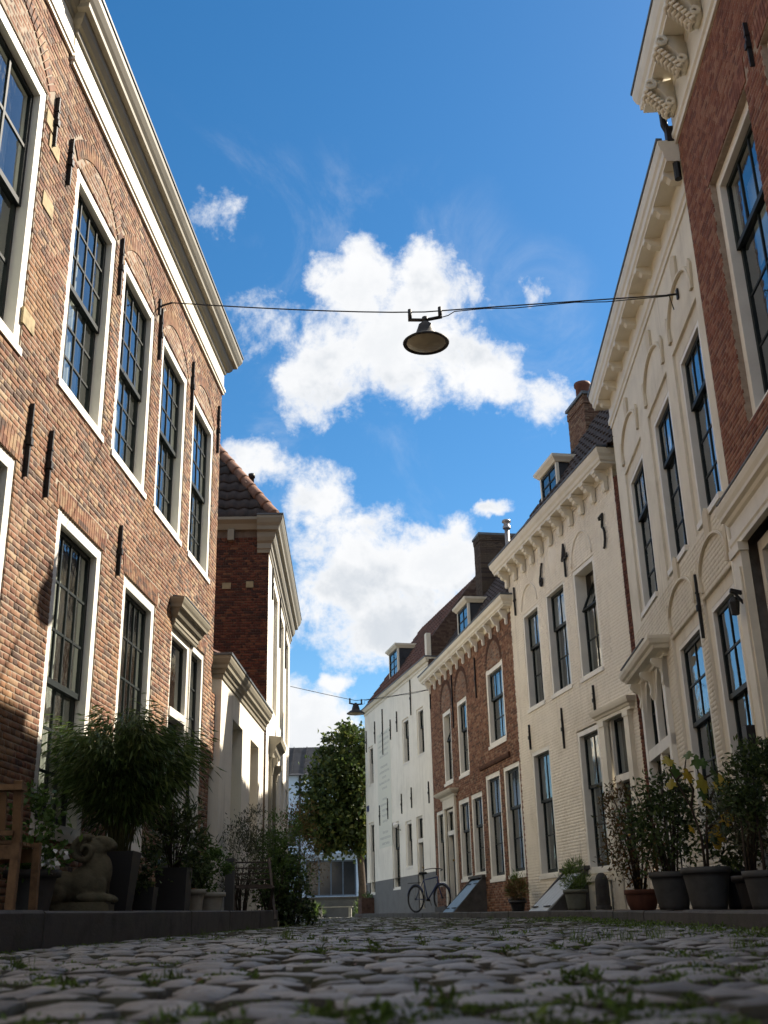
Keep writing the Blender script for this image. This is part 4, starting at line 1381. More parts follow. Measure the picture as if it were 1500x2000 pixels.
window(R3, *l3[1], .76, 2.95, (2, 1), (2, 2), .60, fw=.075, fo=-.01, depth=.2, curtain='full')
door(R3, .86, 1.64, .2, 2.98, 2.03, fw=.06, fo=-.03, depth=.16, cols=1)
mb = R3.mb()
for a in (.70, 1.64):
    mb.box(a, a + .16, 0, .07, .2, 2.92); mb.box(a - .02, a + .18, 0, .09, .1, .3); mb.box(a - .015, a + .175, 0, .085, 2.84, 2.92)
mb.sweep([(.66, -.01), (.66, 0), (1.84, 0), (1.84, -.01)], [(0, 2.92), (.07, 2.92), (.072, 2.96), (.09, 2.975), (.10, 3.0), (.13, 3.02), (.145, 3.06), (.155, 3.10), (0, 3.12)])
R3.part(mb, 'door_surround', CREAM)
PROF_R3 = [(-.05, 6.60), (.02, 6.60), (.02, 6.70), (.22, 6.705), (.22, 6.74), (.24, 6.76), (.25, 6.81), (.275, 6.85), (.29, 6.90), (.295, 6.94), (-.05, 6.95)]
cornice(R3, .62, 6.1, PROF_R3, CREAM, .45, .5)
cm3 = console_mesh(1, CREAM, .20, .33, .12)
for i in range(11):
    o = link('console', cm3, R3.root); o.location = (.74 + i * .529, .012, 6.702)
def relief_arch(H, c, hw, zs, rise, mat):
    mb = H.mb()
    N = 18
    pts = [(c - hw * math.cos(math.pi * i / N), .004, zs + rise * math.sin(math.pi * i / N)) for i in range(N + 1)]
    mb.tube(pts, .018, 6)
    H.part(mb, 'relief_arch', mat, True)
relief_arch(R3, 4.88, .46, 5.68, .42, CR3); relief_arch(R3, 2.07, .46, 5.66, .50, CR3)
mb = R3.mb()
mb.lathe([(.0, 0.03), (.10, .028), (.17, .015), (.20, .0)], (0, 0, 0), 16)
sh_ = R3.part(mb, 'relief_shield', CR3, True); sh_.rotation_euler = (-math.pi / 2, 0, 0); sh_.location = (3.45, 0.0, 6.15); sh_.scale = (1, 1.5, 1)
# date anchors 1 6 4 3
def iron(H, paths, name, label):
    mb = H.mb()
    for p, r in paths:
        mb.tube([(a, .03, z) for a, z in p], r, 6)
    o = H.part(mb, name, BLACKIRON); o['label'] = label
    return o
iron(R3, [([(5.67, 5.70), (5.675, 6.0), (5.66, 6.27)], .022), ([(5.64, 6.02), (5.70, 6.0)], .03)], 'date_anchor', 'forged iron numeral one')
c6, z6 = 4.07, 5.90
iron(R3, [([(3.94, 6.22), (4.0, 6.14), (4.04, 6.02), (c6 + .06 - .11, z6 + .04)][:3] + [(4.08, 5.98), (4.11, 5.9), (4.08, 5.83), (4.03, 5.81), (3.99, 5.86), (4.0, 5.94), (4.06, 5.97)], .022)], 'date_anchor', 'forged iron numeral six')
iron(R3, [([(2.78, 5.60), (2.78, 5.85), (2.79, 6.20)], .022), ([(2.79, 6.18), (2.87, 5.98), (2.90, 5.92), (2.67, 5.93)], .022), ([(2.67, 5.93), (2.67, 6.0)], .02)], 'date_anchor', 'forged iron numeral four')
iron(R3, [([(1.10, 6.02), (1.12, 6.06), (.98, 6.08), (1.01, 5.96), (1.03, 5.87), (.98, 5.84), (.95, 5.76), (.96, 5.64), (1.0, 5.54), (1.03, 5.52)], .022)], 'date_anchor', 'forged iron numeral three')
for a, z0, z1 in ((3.57, 2.79, 3.48), (2.05, 3.10, 3.56), (5.36, 3.04, 3.5)):
    anchor(R3, a, z0, z1)
# hipped roof, dormer, chimney
hz = 6.95
gable_roof(R3, -.1, 6.1, hz, -2.3, hz + 3.85, 5.0, TILE_DARK, tiles=True, hip1=3.5, eave=.10)
dormer(R3, 3.78, 4.72, 7.50, 8.24, -.35, SLATE, 1.0, 2, 3)
BMC = brickmat('chimney_brick', R3.root, .18, .05, [(0.17, 0.10, 0.065), (0.20, 0.125, 0.085), (0.14, 0.08, 0.055), (0.23, 0.16, 0.11)], stain_amt=.4)
chimney(R3, 4.05, 4.95, -2.05, -1.15, 8.0, 9.85, BMC, R3, pot=(4.74, -1.45, .15, .60, TERRACOTTA))
mb = R3.mb(); mb.box(2.02, 3.5, -.02, .07, .62, .70); mb.quad((2.05, .03, .2), (2.05, .03, .62), (2.98, .03, .62), (2.98, .03, .2)); R3.part(mb, 'sill_ledge', CREAM)

# --- brown brick house
PR4, AZR4 = (2.497, 20.979), -10.8
R4 = House('brick_house', 'brown brick house with white windows and consoles, right beyond the house dated 1643', PR4, AZR4, 1)
BROWN = [(0.21, 0.105, 0.065), (0.26, 0.13, 0.08), (0.17, 0.08, 0.05), (0.30, 0.16, 0.10), (0.13, 0.07, 0.048), (0.23, 0.11, 0.068), (0.33, 0.21, 0.14), (0.19, 0.085, 0.052)]
BM4 = brickmat('brown_brick', R4.root, .18, .05, BROWN, stain=(0.06, 0.042, 0.035), stain_amt=.5)
BM4D = brickmat('arch_brick', R4.root, .18, .05, [(0.10, 0.05, 0.035), (0.085, 0.042, 0.03), (0.12, 0.06, 0.04)], stain_amt=.4)
MM4 = brickmat('brown_mortar', R4.root, .18, .05, [(0.24, 0.18, 0.14)], mortar=True, stain_amt=.5)
u4 = [(5.35, 6.22, 3.18, 4.95), (3.80, 4.73, 3.18, 4.95), (.80, 2.10, 3.46, 5.12)]
l4 = [(6.42, 7.27, .90, 2.66), (4.0, 4.98, .92, 2.70), (2.88, 3.83, .96, 2.70), (1.45, 2.55, .83, 2.96), (.10, 1.21, .85, 2.97)]
d4 = [(5.2, 6.30, .42, 2.78)]
mb = R4.mb()
sheet(mb, 0, 7.5, -.2, 5.95, u4 + l4 + d4, -.0045, .16)
shell(mb, 0, 7.5, 5.95, 7, -.2)
R4.part(mb, 'wall', MM4)
rings = []
for (a0, a1, zs, rise) in ((5.28, 6.28, 4.99, .62), (3.74, 4.80, 4.99, .62), (.92, 1.98, 5.14, .50)):
    pts, cr = arc_pts(a0, a1, zs, rise, .055)
    rings.append((zs, cr)); voussoirs(R4, pts, .12, 0, .03, .006, BM4D)
def sp4(x, z):
    for zs, (cx, cz, Rr) in rings:
        if z > zs - .02:
            r = math.hypot(x - cx, z - cz)
            if r < Rr - .005: return -.004
            if r < Rr + .125: return False
    return None
brick_wall(R4, 0, 7.5, .1, 5.93, u4 + l4 + d4, BM4, special=sp4, seed=35, joint=.009, jit=.0016, oj=.0012, e=.003)
window(R4, *u4[0], (2, 1), (2, 2), .62, fw=.10, tilt=20, label='sash window with its top sash tilted open')
window(R4, *u4[1], (3, 1), (2, 2), .62, fw=.10)
window(R4, *u4[2], (3, 1), (2, 2), .62, fw=.11)
window(R4, *l4[0], (2, 1), (2, 2), .6, fw=.09)
for q in l4[1:]:
    window(R4, *q, (2, 1), (2, 2), .62, fw=.10, curtain='full', cmat=NETCURT)
door(R4, 5.32, 6.18, .42, 2.60, 2.05, fw=.06)
mb = R4.mb()
for a in (5.16, 6.18):
    mb.box(a, a + .16, 0, .05, .3, 2.62)
mb.box(5.16, 6.34, 0, .055, 2.622, 2.84)
mb.sweep([(5.12, -.01), (5.12, 0), (6.38, 0), (6.38, -.01)], [(0, 2.84), (.07, 2.84), (.08, 2.89), (.16, 2.92), (.20, 2.96), (.22, 3.0), (0, 3.02)])
R4.part(mb, 'door_surround', CREAM)
m = R4.mb(); m.box(5.2, 6.3, -.2, .35, .2, .41); R4.part(m, 'door_step', KERB)
mb = R4.mb(); mb.sweep([(.62, 0), (2.85, 0)], [(0, 3.10), (.03, 3.11), (.05, 3.15), (.05, 3.19), (0, 3.21)]); R4.part(mb, 'brick_band', BM4D)
PROF_R4 = [(-.05, 5.90), (.02, 5.90), (.02, 5.98), (.17, 5.985), (.17, 6.01), (.19, 6.02), (.20, 6.07), (.235, 6.11), (.25, 6.16), (.25, 6.19), (-.05, 6.20)]
cornice(R4, 0.06, 7.5, PROF_R4, CREAM, .3, .3)
cm4 = console_mesh(1, WHITE, .16, .30, .07)
for i in range(13):
    o = link('console', cm4, R4.root); o.location = (.22 + i * .592, .012, 5.982)
for a, z0, z1 in ((5.02, 4.4, 5.85), (2.85, 4.7, 5.6)):
    anchor(R4, a, z0, z1, w=.03)
mb = R4.mb(); mb.tube([(7.40, .0, 5.80), (7.40, .12, 5.80)], .012, 6); mb.box(7.38, 7.42, 0, .03, 5.3, 6.1 - .25); R4.part(mb, 'wire_bracket', BLACKIRON)
gable_roof(R4, 0, 7.5, 6.19, -1.6, 8.55, 5.5, TILE_DARK, tiles=True, eave=.05)
dormer(R4, 4.35, 5.40, 6.72, 7.36, -.30, SLATE, 1.1, 2, 2)
BMC4 = brickmat('dark_chimney_brick', R4.root, .18, .05, [(0.07, 0.052, 0.04), (0.09, 0.068, 0.05), (0.055, 0.042, 0.034)], stain_amt=.4)
chimney(R4, 5.55, 6.15, -2.05, -1.05, 7.6, 9.55, BMC4, R4)
mb = R4.mb(); mb.lathe([(.06, 7.9), (.06, 9.2), (.0, 9.2)], (3.95, -1.3, 0), 12); mb.lathe([(.10, 9.15), (.10, 9.21), (.075, 9.22), (.075, 9.31), (.115, 9.32), (.10, 9.37), (0, 9.40)], (3.95, -1.3, 0), 14); R4.part(mb, 'flue_pipe', paint('galvanised', (.32, .30, .29), .45, .15, metal=.6), True)

# --- white house at the bend
PR5, AZR5 = (1.085, 28.381), -14.0
R5 = House('white_house', 'smooth white house with grey plinth and painted poem panel at the bend', PR5, AZR5, 1)
PL5 = paint('white_smooth_plaster', (0.88, 0.85, 0.75), .75, .04, 1.8, streak=.3, bump=.2, bscale=30, dirt=(0.50, 0.48, 0.40), dirt_amt=.3, dscale=.8)
PLG = paint('grey_plinth', (0.16, 0.165, 0.165), .8, .08, 3.0)
u5 = [(6.72, 7.42, 4.18, 5.42), (2.23, 2.97, 4.25, 5.53), (.67, 1.36, 4.26, 5.54)]
l5 = [(6.75, 7.48, .88, 3.05), (3.60, 4.47, .94, 2.80), (2.22, 2.90, 1.44, 2.70)]
d5 = [(1.10, 1.74, .40, 2.72)]
mb = R5.mb()
sheet(mb, 0, 7.85, 1.26, 6.68, u5 + [(q[0], q[1], max(1.26, q[2]), q[3]) for q in l5 + d5], 0, .16)
shell(mb, 0, 7.85, 6.68, 7, -.2)
for q in l5[:2] + d5:
    pass
R5.part(mb, 'wall', PL5)
mb = R5.mb(); sheet(mb, 0, 6.72, -.1, 1.26, [(q[0], q[1], q[2], 1.26) for q in l5[:2] + d5 if q[1] < 6.7], .003, .16)
mb.quad((6.72, .003, -.1), (6.72, .003, .88), (7.85, .003, .88), (7.85, .003, -.1))
mb.quad((7.48, .003, .88), (7.48, .003, 1.26), (7.85, .003, 1.26), (7.85, .003, .88))
mb.quad((6.72, .003, .88), (6.72, .003, 1.26), (6.75, .003, 1.26), (6.75, .003, .88))
R5.part(mb, 'plinth', PLG)
for q in u5:
    window(R5, *q, (2, 1), (2, 2), .62, fw=.07, fo=-.03)
for q in l5:
    window(R5, *q, (2, 1), (2, 2), .62, fw=.08, fo=-.03, curtain='full')
door(R5, *d5[0], 2.1, fw=.05, fo=-.04)
cornice(R5, 0, 7.85, [(-.04, 6.52), (.02, 6.52), (.03, 6.58), (.08, 6.61), (.10, 6.66), (.12, 6.70), (-.04, 6.72)], CREAM, .3, .3, gutter=True)
for a, z0, z1 in ((1.88, 5.5, 6.5), (3.5, 5.3, 5.9), (4.3, 5.2, 5.8), (5.3, 4.9, 6.3), (6.35, 5.4, 6.1), (7.6, 5.3, 6.0), (5.9, 2.85, 3.45), (4.85, 2.95, 3.55), (3.2, 2.95, 3.5), (2.1, 3.0, 3.55), (.35, 2.95, 3.5)):
    anchor(R5, a, z0, z1, w=.028)
# faint poem panel: flat print of illegible short lines
m5, t5, b5 = new_mat('poem_panel_paint')
tcn = t5.n('ShaderNodeTexCoord'); spx = t5.n('ShaderNodeSeparateXYZ'); t5.link(tcn.outputs['Object'], spx.inputs[0])
zrow = t5.m('MULTIPLY', spx.outputs[2], 6.2)
inrow = t5.m('LESS_THAN', t5.m('FRACT', zrow), .42)
rid = t5.m('FLOOR', zrow)
cvx = t5.n('ShaderNodeCombineXYZ'); t5.link(rid, cvx.inputs[0])
wnx = t5.n('ShaderNodeTexWhiteNoise', noise_dimensions='2D'); t5.link(cvx.outputs[0], wnx.inputs[0])
half = t5.m('ADD', .16, t5.m('MULTIPLY', wnx.outputs[0], .55))
cen = t5.m('LESS_THAN', t5.m('ABSOLUTE', t5.m('SUBTRACT', spx.outputs[0], 5.25)), half)
let = t5.m('GREATER_THAN', t5.noise(30.0, tcn.outputs['Object'], 2.0), .46)
stz = t5.m('LESS_THAN', t5.m('FRACT', t5.m('MULTIPLY', rid, .17)), .82)
msk = t5.m('MULTIPLY', t5.m('MULTIPLY', inrow, cen), t5.m('MULTIPLY', let, stz))
t5.link(t5.mix(t5.m('MULTIPLY', msk, .55), (0.72, 0.73, 0.64, 1), (0.33, 0.34, 0.33, 1)), b5.inputs['Base Color']); b5.inputs['Roughness'].default_value = .8
mb = R5.mb(); mb.box(4.42, 6.08, .001, .006, 2.18, 5.60); R5.part(mb, 'poem_panel', m5)
mb = R5.mb(); mb.box(7.42, 7.70, .0, .012, 3.42, 3.60); R5.part(mb, 'street_name_plate', paint('blue_enamel', (.02, .04, .16), .3, .05))
mb = R5.mb(); mb.tube([(3.42, 0, 2.52), (3.42, .14, 2.55), (3.42, .16, 2.60)], .012, 6); R5.part(mb, 'lamp_arm', BLACKIRON)
mb = R5.mb(); mb.lathe([(0, -.08), (.05, -.065), (.08, 0), (.06, .055), (.0, .08)], (3.42, .16, 2.66), 14); R5.part(mb, 'wall_lamp', GLOBE, True)
gable_roof(R5, 0, 7.85, 6.72, -1.6, 9.1, 5.5, TILE_RED, tiles=True, hip1=1.5, eave=.05)
BM5 = brickmat_y('gable_end_brick', R5, .18, .05, [(0.10, 0.065, 0.05), (0.12, 0.08, 0.06), (0.08, 0.052, 0.042), (0.14, 0.10, 0.075)], stain_amt=.4)
mb = R5.mb()
mb.prism([(.0, 6.2), (.02, 7.28), (-.12, 7.30), (-1.6, 9.25), (-5.5, 6.75), (-5.5, 6.2)], -.10, .05)
R5.part(mb, 'gable_end', BM5)
mb = R5.mb(); mb.box(-.12, .07, -.06, .06, 6.65, 7.36); R5.part(mb, 'verge_post', CREAM)
mb = R5.mb()
for i in range(5):
    u = i / 5
    mb.box(-.112, -.10, -.25 - 1.25 * u - .22, -.25 - 1.25 * u, 6.35 + 1.85 * u, 6.35 + 1.85 * u + .35)
R5.part(mb, 'lead_flashing', LEAD)
dormer(R5, 4.42, 5.52, 7.24, 8.08, -.30, SLATE, 1.0, 2, 3)

# =================================================================== GROUND
def gz(y):
    return 0.0 if y < 4 else min(.008 * (y - 4), .272)
def xl(y):
    if y < 14.75: return -3.22 + .0594 * y + .86
    return -2.24 if y < 26.5 else -7.0
def xr(y):
    if y < 15.2: return 2.82 + .0472 * y - 1.02
    if y < 21: return 3.675 - .198 * (y - 15.03) - .90
    if y < 28.4: return 2.497 - .191 * (y - 20.98) - .86
    return 1.085 - .249 * (y - 28.38) - .42 if y < 36.3 else 8.0
# far ground, one sheet to the horizon
mb = MB()
ys = [-300, -30, 0, 4, 10, 16, 22, 28, 34, 38, 60, 120, 900]
for a, b in zip(ys[:-1], ys[1:]):
    mb.quad((-600, a, gz(a) - .07), (600, a, gz(a) - .07), (600, b, gz(b) - .07), (-600, b, gz(b) - .07))
tag(mb.build('ground', paint('packed_earth', (0.10, 0.09, 0.075), .95, .2, .5)), kind='structure')
# street: bed of joints, with stone setts on it
mbd, tbd, bbd = new_mat('mossy_joint')
nn = tbd.noise(3.0, tbd.n('ShaderNodeTexCoord').outputs['Object'], 6.0, .6)
tbd.link(tbd.ramp(nn, [(.35, (.020, .016, .011)), (.55, (.032, .034, .012)), (.7, (.05, .062, .016))]), bbd.inputs['Base Color'])
bbd.inputs['Roughness'].default_value = .95
mb = MB()
yy = [-6 + i * .8 for i in range(66)]
for a, b in zip(yy[:-1], yy[1:]):
    mb.quad((xl(a) - .02, a, gz(a) - .018), (xr(a) + .02, a, gz(a) - .018), (xr(b) + .02, b, gz(b) - .018), (xl(b) - .02, b, gz(b) - .018))
street = tag(mb.build('street', mbd), kind='structure')
mst, tst, bst = new_mat('granite_sett')
tco = tst.n('ShaderNodeTexCoord')
vv = tst.n('ShaderNodeNewGeometry').outputs['Position']
n1 = tst.noise(5.5, vv, 3.0, .5)
n2 = tst.noise(70.0, vv, 8.0, .7)
n3 = tst.noise(1.3, vv, 5.0, .6)
att = tst.n('ShaderNodeAttribute', attribute_name='tint')
pick = tst.m('ADD', tst.m('MULTIPLY', att.outputs['Fac'], .75), tst.m('MULTIPLY', n1, .25))
cst = tst.ramp(pick, [(.12, (.10, .103, .106)), (.35, (.18, .186, .19)), (.6, (.265, .268, .263)), (.8, (.32, .32, .31)), (.95, (.21, .19, .165))])
cst = tst.mix(.65, cst, tst.ramp(n2, [(.25, (.35, .35, .36)), (.55, (1, 1, 1)), (.8, (1.3, 1.3, 1.28))]), 'MULTIPLY')
n5 = tst.noise(16.0, vv, 6.0, .7, .4)
cst = tst.mix(tst.m('MULTIPLY', tst.maprange(n5, .50, .70), .6), cst, (.06, .052, .04, 1))
cst = tst.mix(tst.m('MULTIPLY', tst.maprange(n3, .48, .66), .55), cst, (.06, .065, .04, 1))
gn = tst.n('ShaderNodeNewGeometry')   # steep flanks take mossy soil colour and painted-in shade of the narrow joints
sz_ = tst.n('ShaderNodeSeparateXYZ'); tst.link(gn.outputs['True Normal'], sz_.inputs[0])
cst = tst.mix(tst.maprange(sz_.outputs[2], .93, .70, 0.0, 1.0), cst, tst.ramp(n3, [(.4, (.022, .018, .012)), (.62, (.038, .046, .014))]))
tst.link(cst, bst.inputs['Base Color'])
tst.link(tst.ramp(n2, [(.3, (.34, .34, .34)), (.7, (.56, .56, .56))]), bst.inputs['Roughness'])
bst.inputs['Specular IOR Level'].default_value = .5
bn = tst.n('ShaderNodeBump'); bn.inputs['Strength'].default_value = .8; bn.inputs['Distance'].default_value = .010
tst.link(tst.noise(45.0, vv, 8.0, .65), bn.inputs['Height']); tst.link(bn.outputs[0], bst.inputs['Normal'])
def dome(nx, ny):
    """top grid of a worn sett, unit square, with its skirt"""
    u = np.array([-.5, -.47, -.2, .2, .47, .5]) if nx == 6 else np.array([-.5, -.45, .45, .5])
    X, Y = np.meshgrid(u, u, indexing='ij')
    ax, ay = np.abs(X) * 2, np.abs(Y) * 2
    Z = -(np.maximum(ax, ay) ** 22) * .85 - (ax * ay) ** 9 * .15 - (ax ** 2 + ay ** 2) * .04
    return X, Y, Z
def make_setts(S, nx, r):
    """S rows: x, y, w, d, z, rot"""
    X, Y, Z = dome(nx, nx)
    n = len(S)
    k = X.size
    st = nx
    V = np.zeros((n, k, 3))
    wob = r.uniform(-1, 1, (n, 6))
    ca, sa = np.cos(S[:, 5])[:, None], np.sin(S[:, 5])[:, None]
    xx, yy_ = X.ravel()[None] * S[:, 2:3], Y.ravel()[None] * S[:, 3:4]
    # uneven outline
    xx = xx * (1 + .10 * wob[:, 0:1] * (Y.ravel()[None] * 2)) + .006 * wob[:, 4:5] * np.sin(Y.ravel()[None] * 6)
    yy_ = yy_ * (1 + .10 * wob[:, 1:2] * (X.ravel()[None] * 2)) + .006 * wob[:, 5:6] * np.sin(X.ravel()[None] * 6)
    V[:, :, 0] = S[:, 0:1] + xx * ca - yy_ * sa
    V[:, :, 1] = S[:, 1:2] + xx * sa + yy_ * ca
    V[:, :, 2] = S[:, 4:5] + Z.ravel()[None] * .030 + .0045 * wob[:, 2:3] * X.ravel()[None] * 2 + .0035 * wob[:, 3:4] * Y.ravel()[None] * 2 + r.uniform(-.0020, .0016, (n, k))
    f = []
    for i in range(st - 1):
        for j in range(st - 1):
            f.append((i * st + j, (i + 1) * st + j, (i + 1) * st + j + 1, i * st + j + 1))
    F = (np.array(f)[None] + (np.arange(n) * k)[:, None, None]).reshape(-1, 4)
    return V.reshape(-1, 3), F
def tint_faces(me, n, r):
    a = me.attributes.new('tint', 'FLOAT', 'FACE')
    a.data.foreach_set('value', np.repeat(r.uniform(0, 1, n), len(me.polygons) // n).astype(np.float32))
    return me
r_ = np.random.RandomState(5)
rows, y = [], .45
while y < 37.5:
    d = r_.uniform(.14, .19)
    yc = y + d / 2
    x = xl(yc) + r_.uniform(0, .08)
    while x < xr(yc) - .05:
        w = r_.uniform(.10, .215)
        slope = .07 * (yc - 4) / 30 if yc > 14 else 0
        rows.append((x + w / 2, yc + r_.uniform(-.012, .012) + .02 * math.sin(x * 1.7 + yc), w - r_.uniform(.014, .036), d - r_.uniform(.018, .042), gz(yc) + r_.uniform(-.005, .005) + .003 - (.014 if r_.rand() < .14 else 0.0), r_.uniform(-.05, .05)))
        x += w
    y += d
rows = np.array(rows)
pc = np.stack([rows[:, 0], rows[:, 1], rows[:, 4]], 1)
px, py, dz = project(pc)
vis = (px > -20) & (px < 1520) & (py < 2010) & (dz > 0)
key = np.where(vis, dz, 1e6)
ind = np.argsort(key)[:300]
rest = np.setdiff1d(np.arange(len(rows)), ind)
near = rest[rows[rest, 1] < 9]
far = rest[rows[rest, 1] >= 9]
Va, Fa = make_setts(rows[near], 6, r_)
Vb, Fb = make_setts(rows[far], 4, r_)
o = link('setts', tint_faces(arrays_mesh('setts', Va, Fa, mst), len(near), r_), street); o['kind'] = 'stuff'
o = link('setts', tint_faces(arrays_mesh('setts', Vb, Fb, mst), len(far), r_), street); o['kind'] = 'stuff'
for i in ind:
    S = rows[i:i + 1].copy(); loc = (S[0, 0], S[0, 1], S[0, 4]); S[0, [0, 1, 4]] = 0
    V, F = make_setts(S, 6, r_)
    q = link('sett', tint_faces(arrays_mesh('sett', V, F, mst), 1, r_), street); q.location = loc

# right pavement with kerb stones
def wallx(y):
    if y < 15.0: return 2.82 + .0472 * y
    if y < 20.98: return 3.675 - .198 * (y - 15.03)
    if y < 28.38: return 2.497 - .191 * (y - 20.98)
    return 1.085 - .249 * (y - 28.38)
mb = MB()
yy = [-4 + i * .8 for i in range(51)]
PAVE = paint('worn_clinker_pavement', (0.10, 0.075, 0.06), .85, .25, 9.0, bump=.6, bscale=30, dirt=(.05, .06, .03), dirt_amt=.5, dscale=2.0)
for a, b in zip(yy[:-1], yy[1:]):
    za, zb = gz(a) + .098, gz(b) + .098
    mb.quad((xr(a) + .10, a, za), (wallx(a) + .02, a, za), (wallx(b) + .02, b, zb), (xr(b) + .10, b, zb))
pav = tag(mb.build('pavement', PAVE), kind='structure')
def kerb_stones(parent, fx, y0, y1, L, w, h, dz, side, seed):
    r = random.Random(seed)
    y = y0
    while y < y1:
        ln = L * r.uniform(.8, 1.2)
        ye = min(y1, y + ln)
        a, b = Vector((fx(y + .01), y + .006, gz(y) + dz)), Vector((fx(ye - .01), ye - .006, gz(ye) + dz))
        if (b - a).length > .15 and abs(a.x - b.x) < .5:
            t = (b - a).normalized(); n = Vector((-t.y, t.x, 0)) * side
            m = MB()
            j = [r.uniform(-.006, .006) for _ in range(6)]
            e = .014
            prof = [(0 + j[0], -.14 - dz), (0 + j[1], h - e), (e + j[1], h + j[2]), (w - e, h + j[3]), (w, h - e), (w, -.14 - dz)]
            k = len(prof)
            vs = [tuple(a + n * p + Vector((0, 0, z))) for p, z in prof] + [tuple(b + n * (p + j[4]) + Vector((0, 0, z + j[5] * .5))) for p, z in prof]
            m.add(vs, [tuple(range(k)), tuple(range(2 * k - 1, k - 1, -1))] + [(i, k + i, k + (i + 1) % k, (i + 1) % k) for i in range(k)])
            m.build('kerb_stone', KERB, parent)
        y = ye
kerb_stones(pav, lambda y: xr(y), -3.5, 36.0, 1.0, .13, .102, 0, -1, 3)
# raised stone stoop along the brick houses on the left
mb = MB()
yy = [-4 + i * .9 for i in range(21)]
for a, b in zip(yy[:-1], yy[1:]):
    b = min(b, 14.7)
    mb.quad((-3.3 + .0594 * a, a, .195), (xl(a) - .12, a, .195), (xl(b) - .12, b, .195), (-3.3 + .0594 * b, b, .195))
stoop = tag(mb.build('stoop', paint('stoop_paving', (.09, .08, .07), .85, .2, 6.0, bump=.5)), kind='structure')
kerb_stones(stoop, lambda y: xl(y), -3.5, 14.72, 1.7, .22, .0, .20, 1, 4)
m = MB()
m.box(-2.35, xl(14.7) + .0, 14.66, 14.9, -.1, .15)
m.build('end_stone', paint('sun_patch_stone', (.30, .27, .17), .9, .25, 9.0, bump=.6), stoop)  # pale yellow colour paints in the sun patch on the kerb end

# =================================================================== LAMPS ON WIRES
def street_lamp(name, label, c, zwire, zrim, R, A, B, zA, zB, yaw, wire_label):
    t = thing(name, label, 'lamp', (c[0], c[1], zrim), yaw, 'lamps hung on wires across the street')
    h = zwire - zrim
    m = MB()
    m.lathe([(R, 0), (R * 1.02, .012), (R * .93, .03), (R * .60, .085), (R * .46, .10), (R * .42, .15), (R * .36, .19), (R * .30, .24), (R * .12, .285), (.02, .29)], n=32)
    m.build('lamp_shade', BLACKIRON, t, True)
    m = MB()
    m.lathe([(R, 0.0), (R * .86, .008), (R * .80, .02), (R * .78, .03)], n=32)
    m.build('shade_rim', BLACKIRON, t, True)
    m = MB()
    m.lathe([(R * .85, .010), (R * .6, -.018), (R * .3, -.03), (0.001, -.034)], n=32)
    m.build('lamp_glass', paint(name + '_glass', (.30, .27, .20), .3, .06), t, True)
    m = MB()
    m.tube([(0, 0, .26), (0, 0, h - .10)], .026, 10)
    m.tube([(0, 0, h - .13), (0, 0, h - .07)], .036, 10)
    m.tube([(-.19, 0, h - .085), (0, 0, h - .105), (.19, 0, h - .08)], .020, 8)
    for x in (-.17, .17):
        m.tube([(x, 0, h - .09), (x, 0, h + .045)], .022, 8)
    m.build('yoke', BLACKIRON, t, True)
    # the wires, hanging free
    w = MB()
    for k in range(1):
        pts = []
        for (P, zP, sgn) in ((A, zA, -1), (B, zB, 1)):
            seg = []
            for i in range(9):
                u = i / 8
                x, y_ = c[0] + (P[0] - c[0]) * u, c[1] + (P[1] - c[1]) * u
                seg.append((x, y_, zwire + (zP - zwire) * (u ** 1.25)))
            pts.append(seg)
        w.tube(pts[0][::-1] + pts[1][1:], .008, 5)
    seg = pts[1]
    w.tube([(seg[0][0] + .17 * math.cos(yaw), seg[0][1] + .17 * math.sin(yaw), zwire - .09), (seg[0][0] + .26 * math.cos(yaw), seg[0][1] + .26 * math.sin(yaw), zwire - .07)] + [(x, y_, z - .022 + .012 * math.sin(i * 2.1)) for i, (x, y_, z) in enumerate(seg[1:])], .006, 5)
    tag(w.build('overhead_wire', BLACKIRON), wire_label, 'wire')
    return t
A = L1.world(10.88, .14, 0); B = R2.world(10.61, .12, 0)
street_lamp('street_lamp', 'large dark street lamp hanging on a wire high over the street', (.515, 10.537), 6.53, 6.12, .255, A, B, 6.93, 6.49, math.atan2(B[1] - A[1], B[0] - A[0]), 'thin wire from the left brick house to the cream house carrying the large lamp')
A = L3.world(7.28, .02, 0); B = R4.world(7.40, .12, 0)
street_lamp('street_lamp', 'small far street lamp hanging on a wire in front of the tree', (-.86, 27.97), 5.52, 5.17, .235, A, B, 5.60, 5.80, math.atan2(B[1] - A[1], B[0] - A[0]), 'far thin wire from the tall white house to the brown brick house')

# =================================================================== PLANTS
def leaf_mesh(name, P, D, N, L, W, tint, mat, fold=.25):
    """P base, D direction, N normal (n,3); L, W (n,) -> four-corner leaves"""
    D = D / (np.linalg.norm(D, axis=1, keepdims=True) + 1e-9)
    S = np.cross(D, N); S = S / (np.linalg.norm(S, axis=1, keepdims=True) + 1e-9)
    N2 = np.cross(S, D)
    n = len(P)
    V = np.zeros((n, 4, 3))
    V[:, 0] = P
    V[:, 1] = P + D * (L * .45)[:, None] + S * (W * .5)[:, None] + N2 * (W * fold)[:, None]
    V[:, 2] = P + D * L[:, None] - N2 * (L * .06)[:, None]
    V[:, 3] = P + D * (L * .45)[:, None] - S * (W * .5)[:, None] + N2 * (W * fold)[:, None]
    F = np.arange(n * 4).reshape(n, 4)
    me = arrays_mesh(name, V.reshape(-1, 3), F, mat)
    a = me.attributes.new('tint', 'FLOAT', 'FACE')
    a.data.foreach_set('value', np.ascontiguousarray(tint, dtype=np.float32))
    return me

def unit(r, n):
    v = r.normal(size=(n, 3)); return v / np.linalg.norm(v, axis=1, keepdims=True)

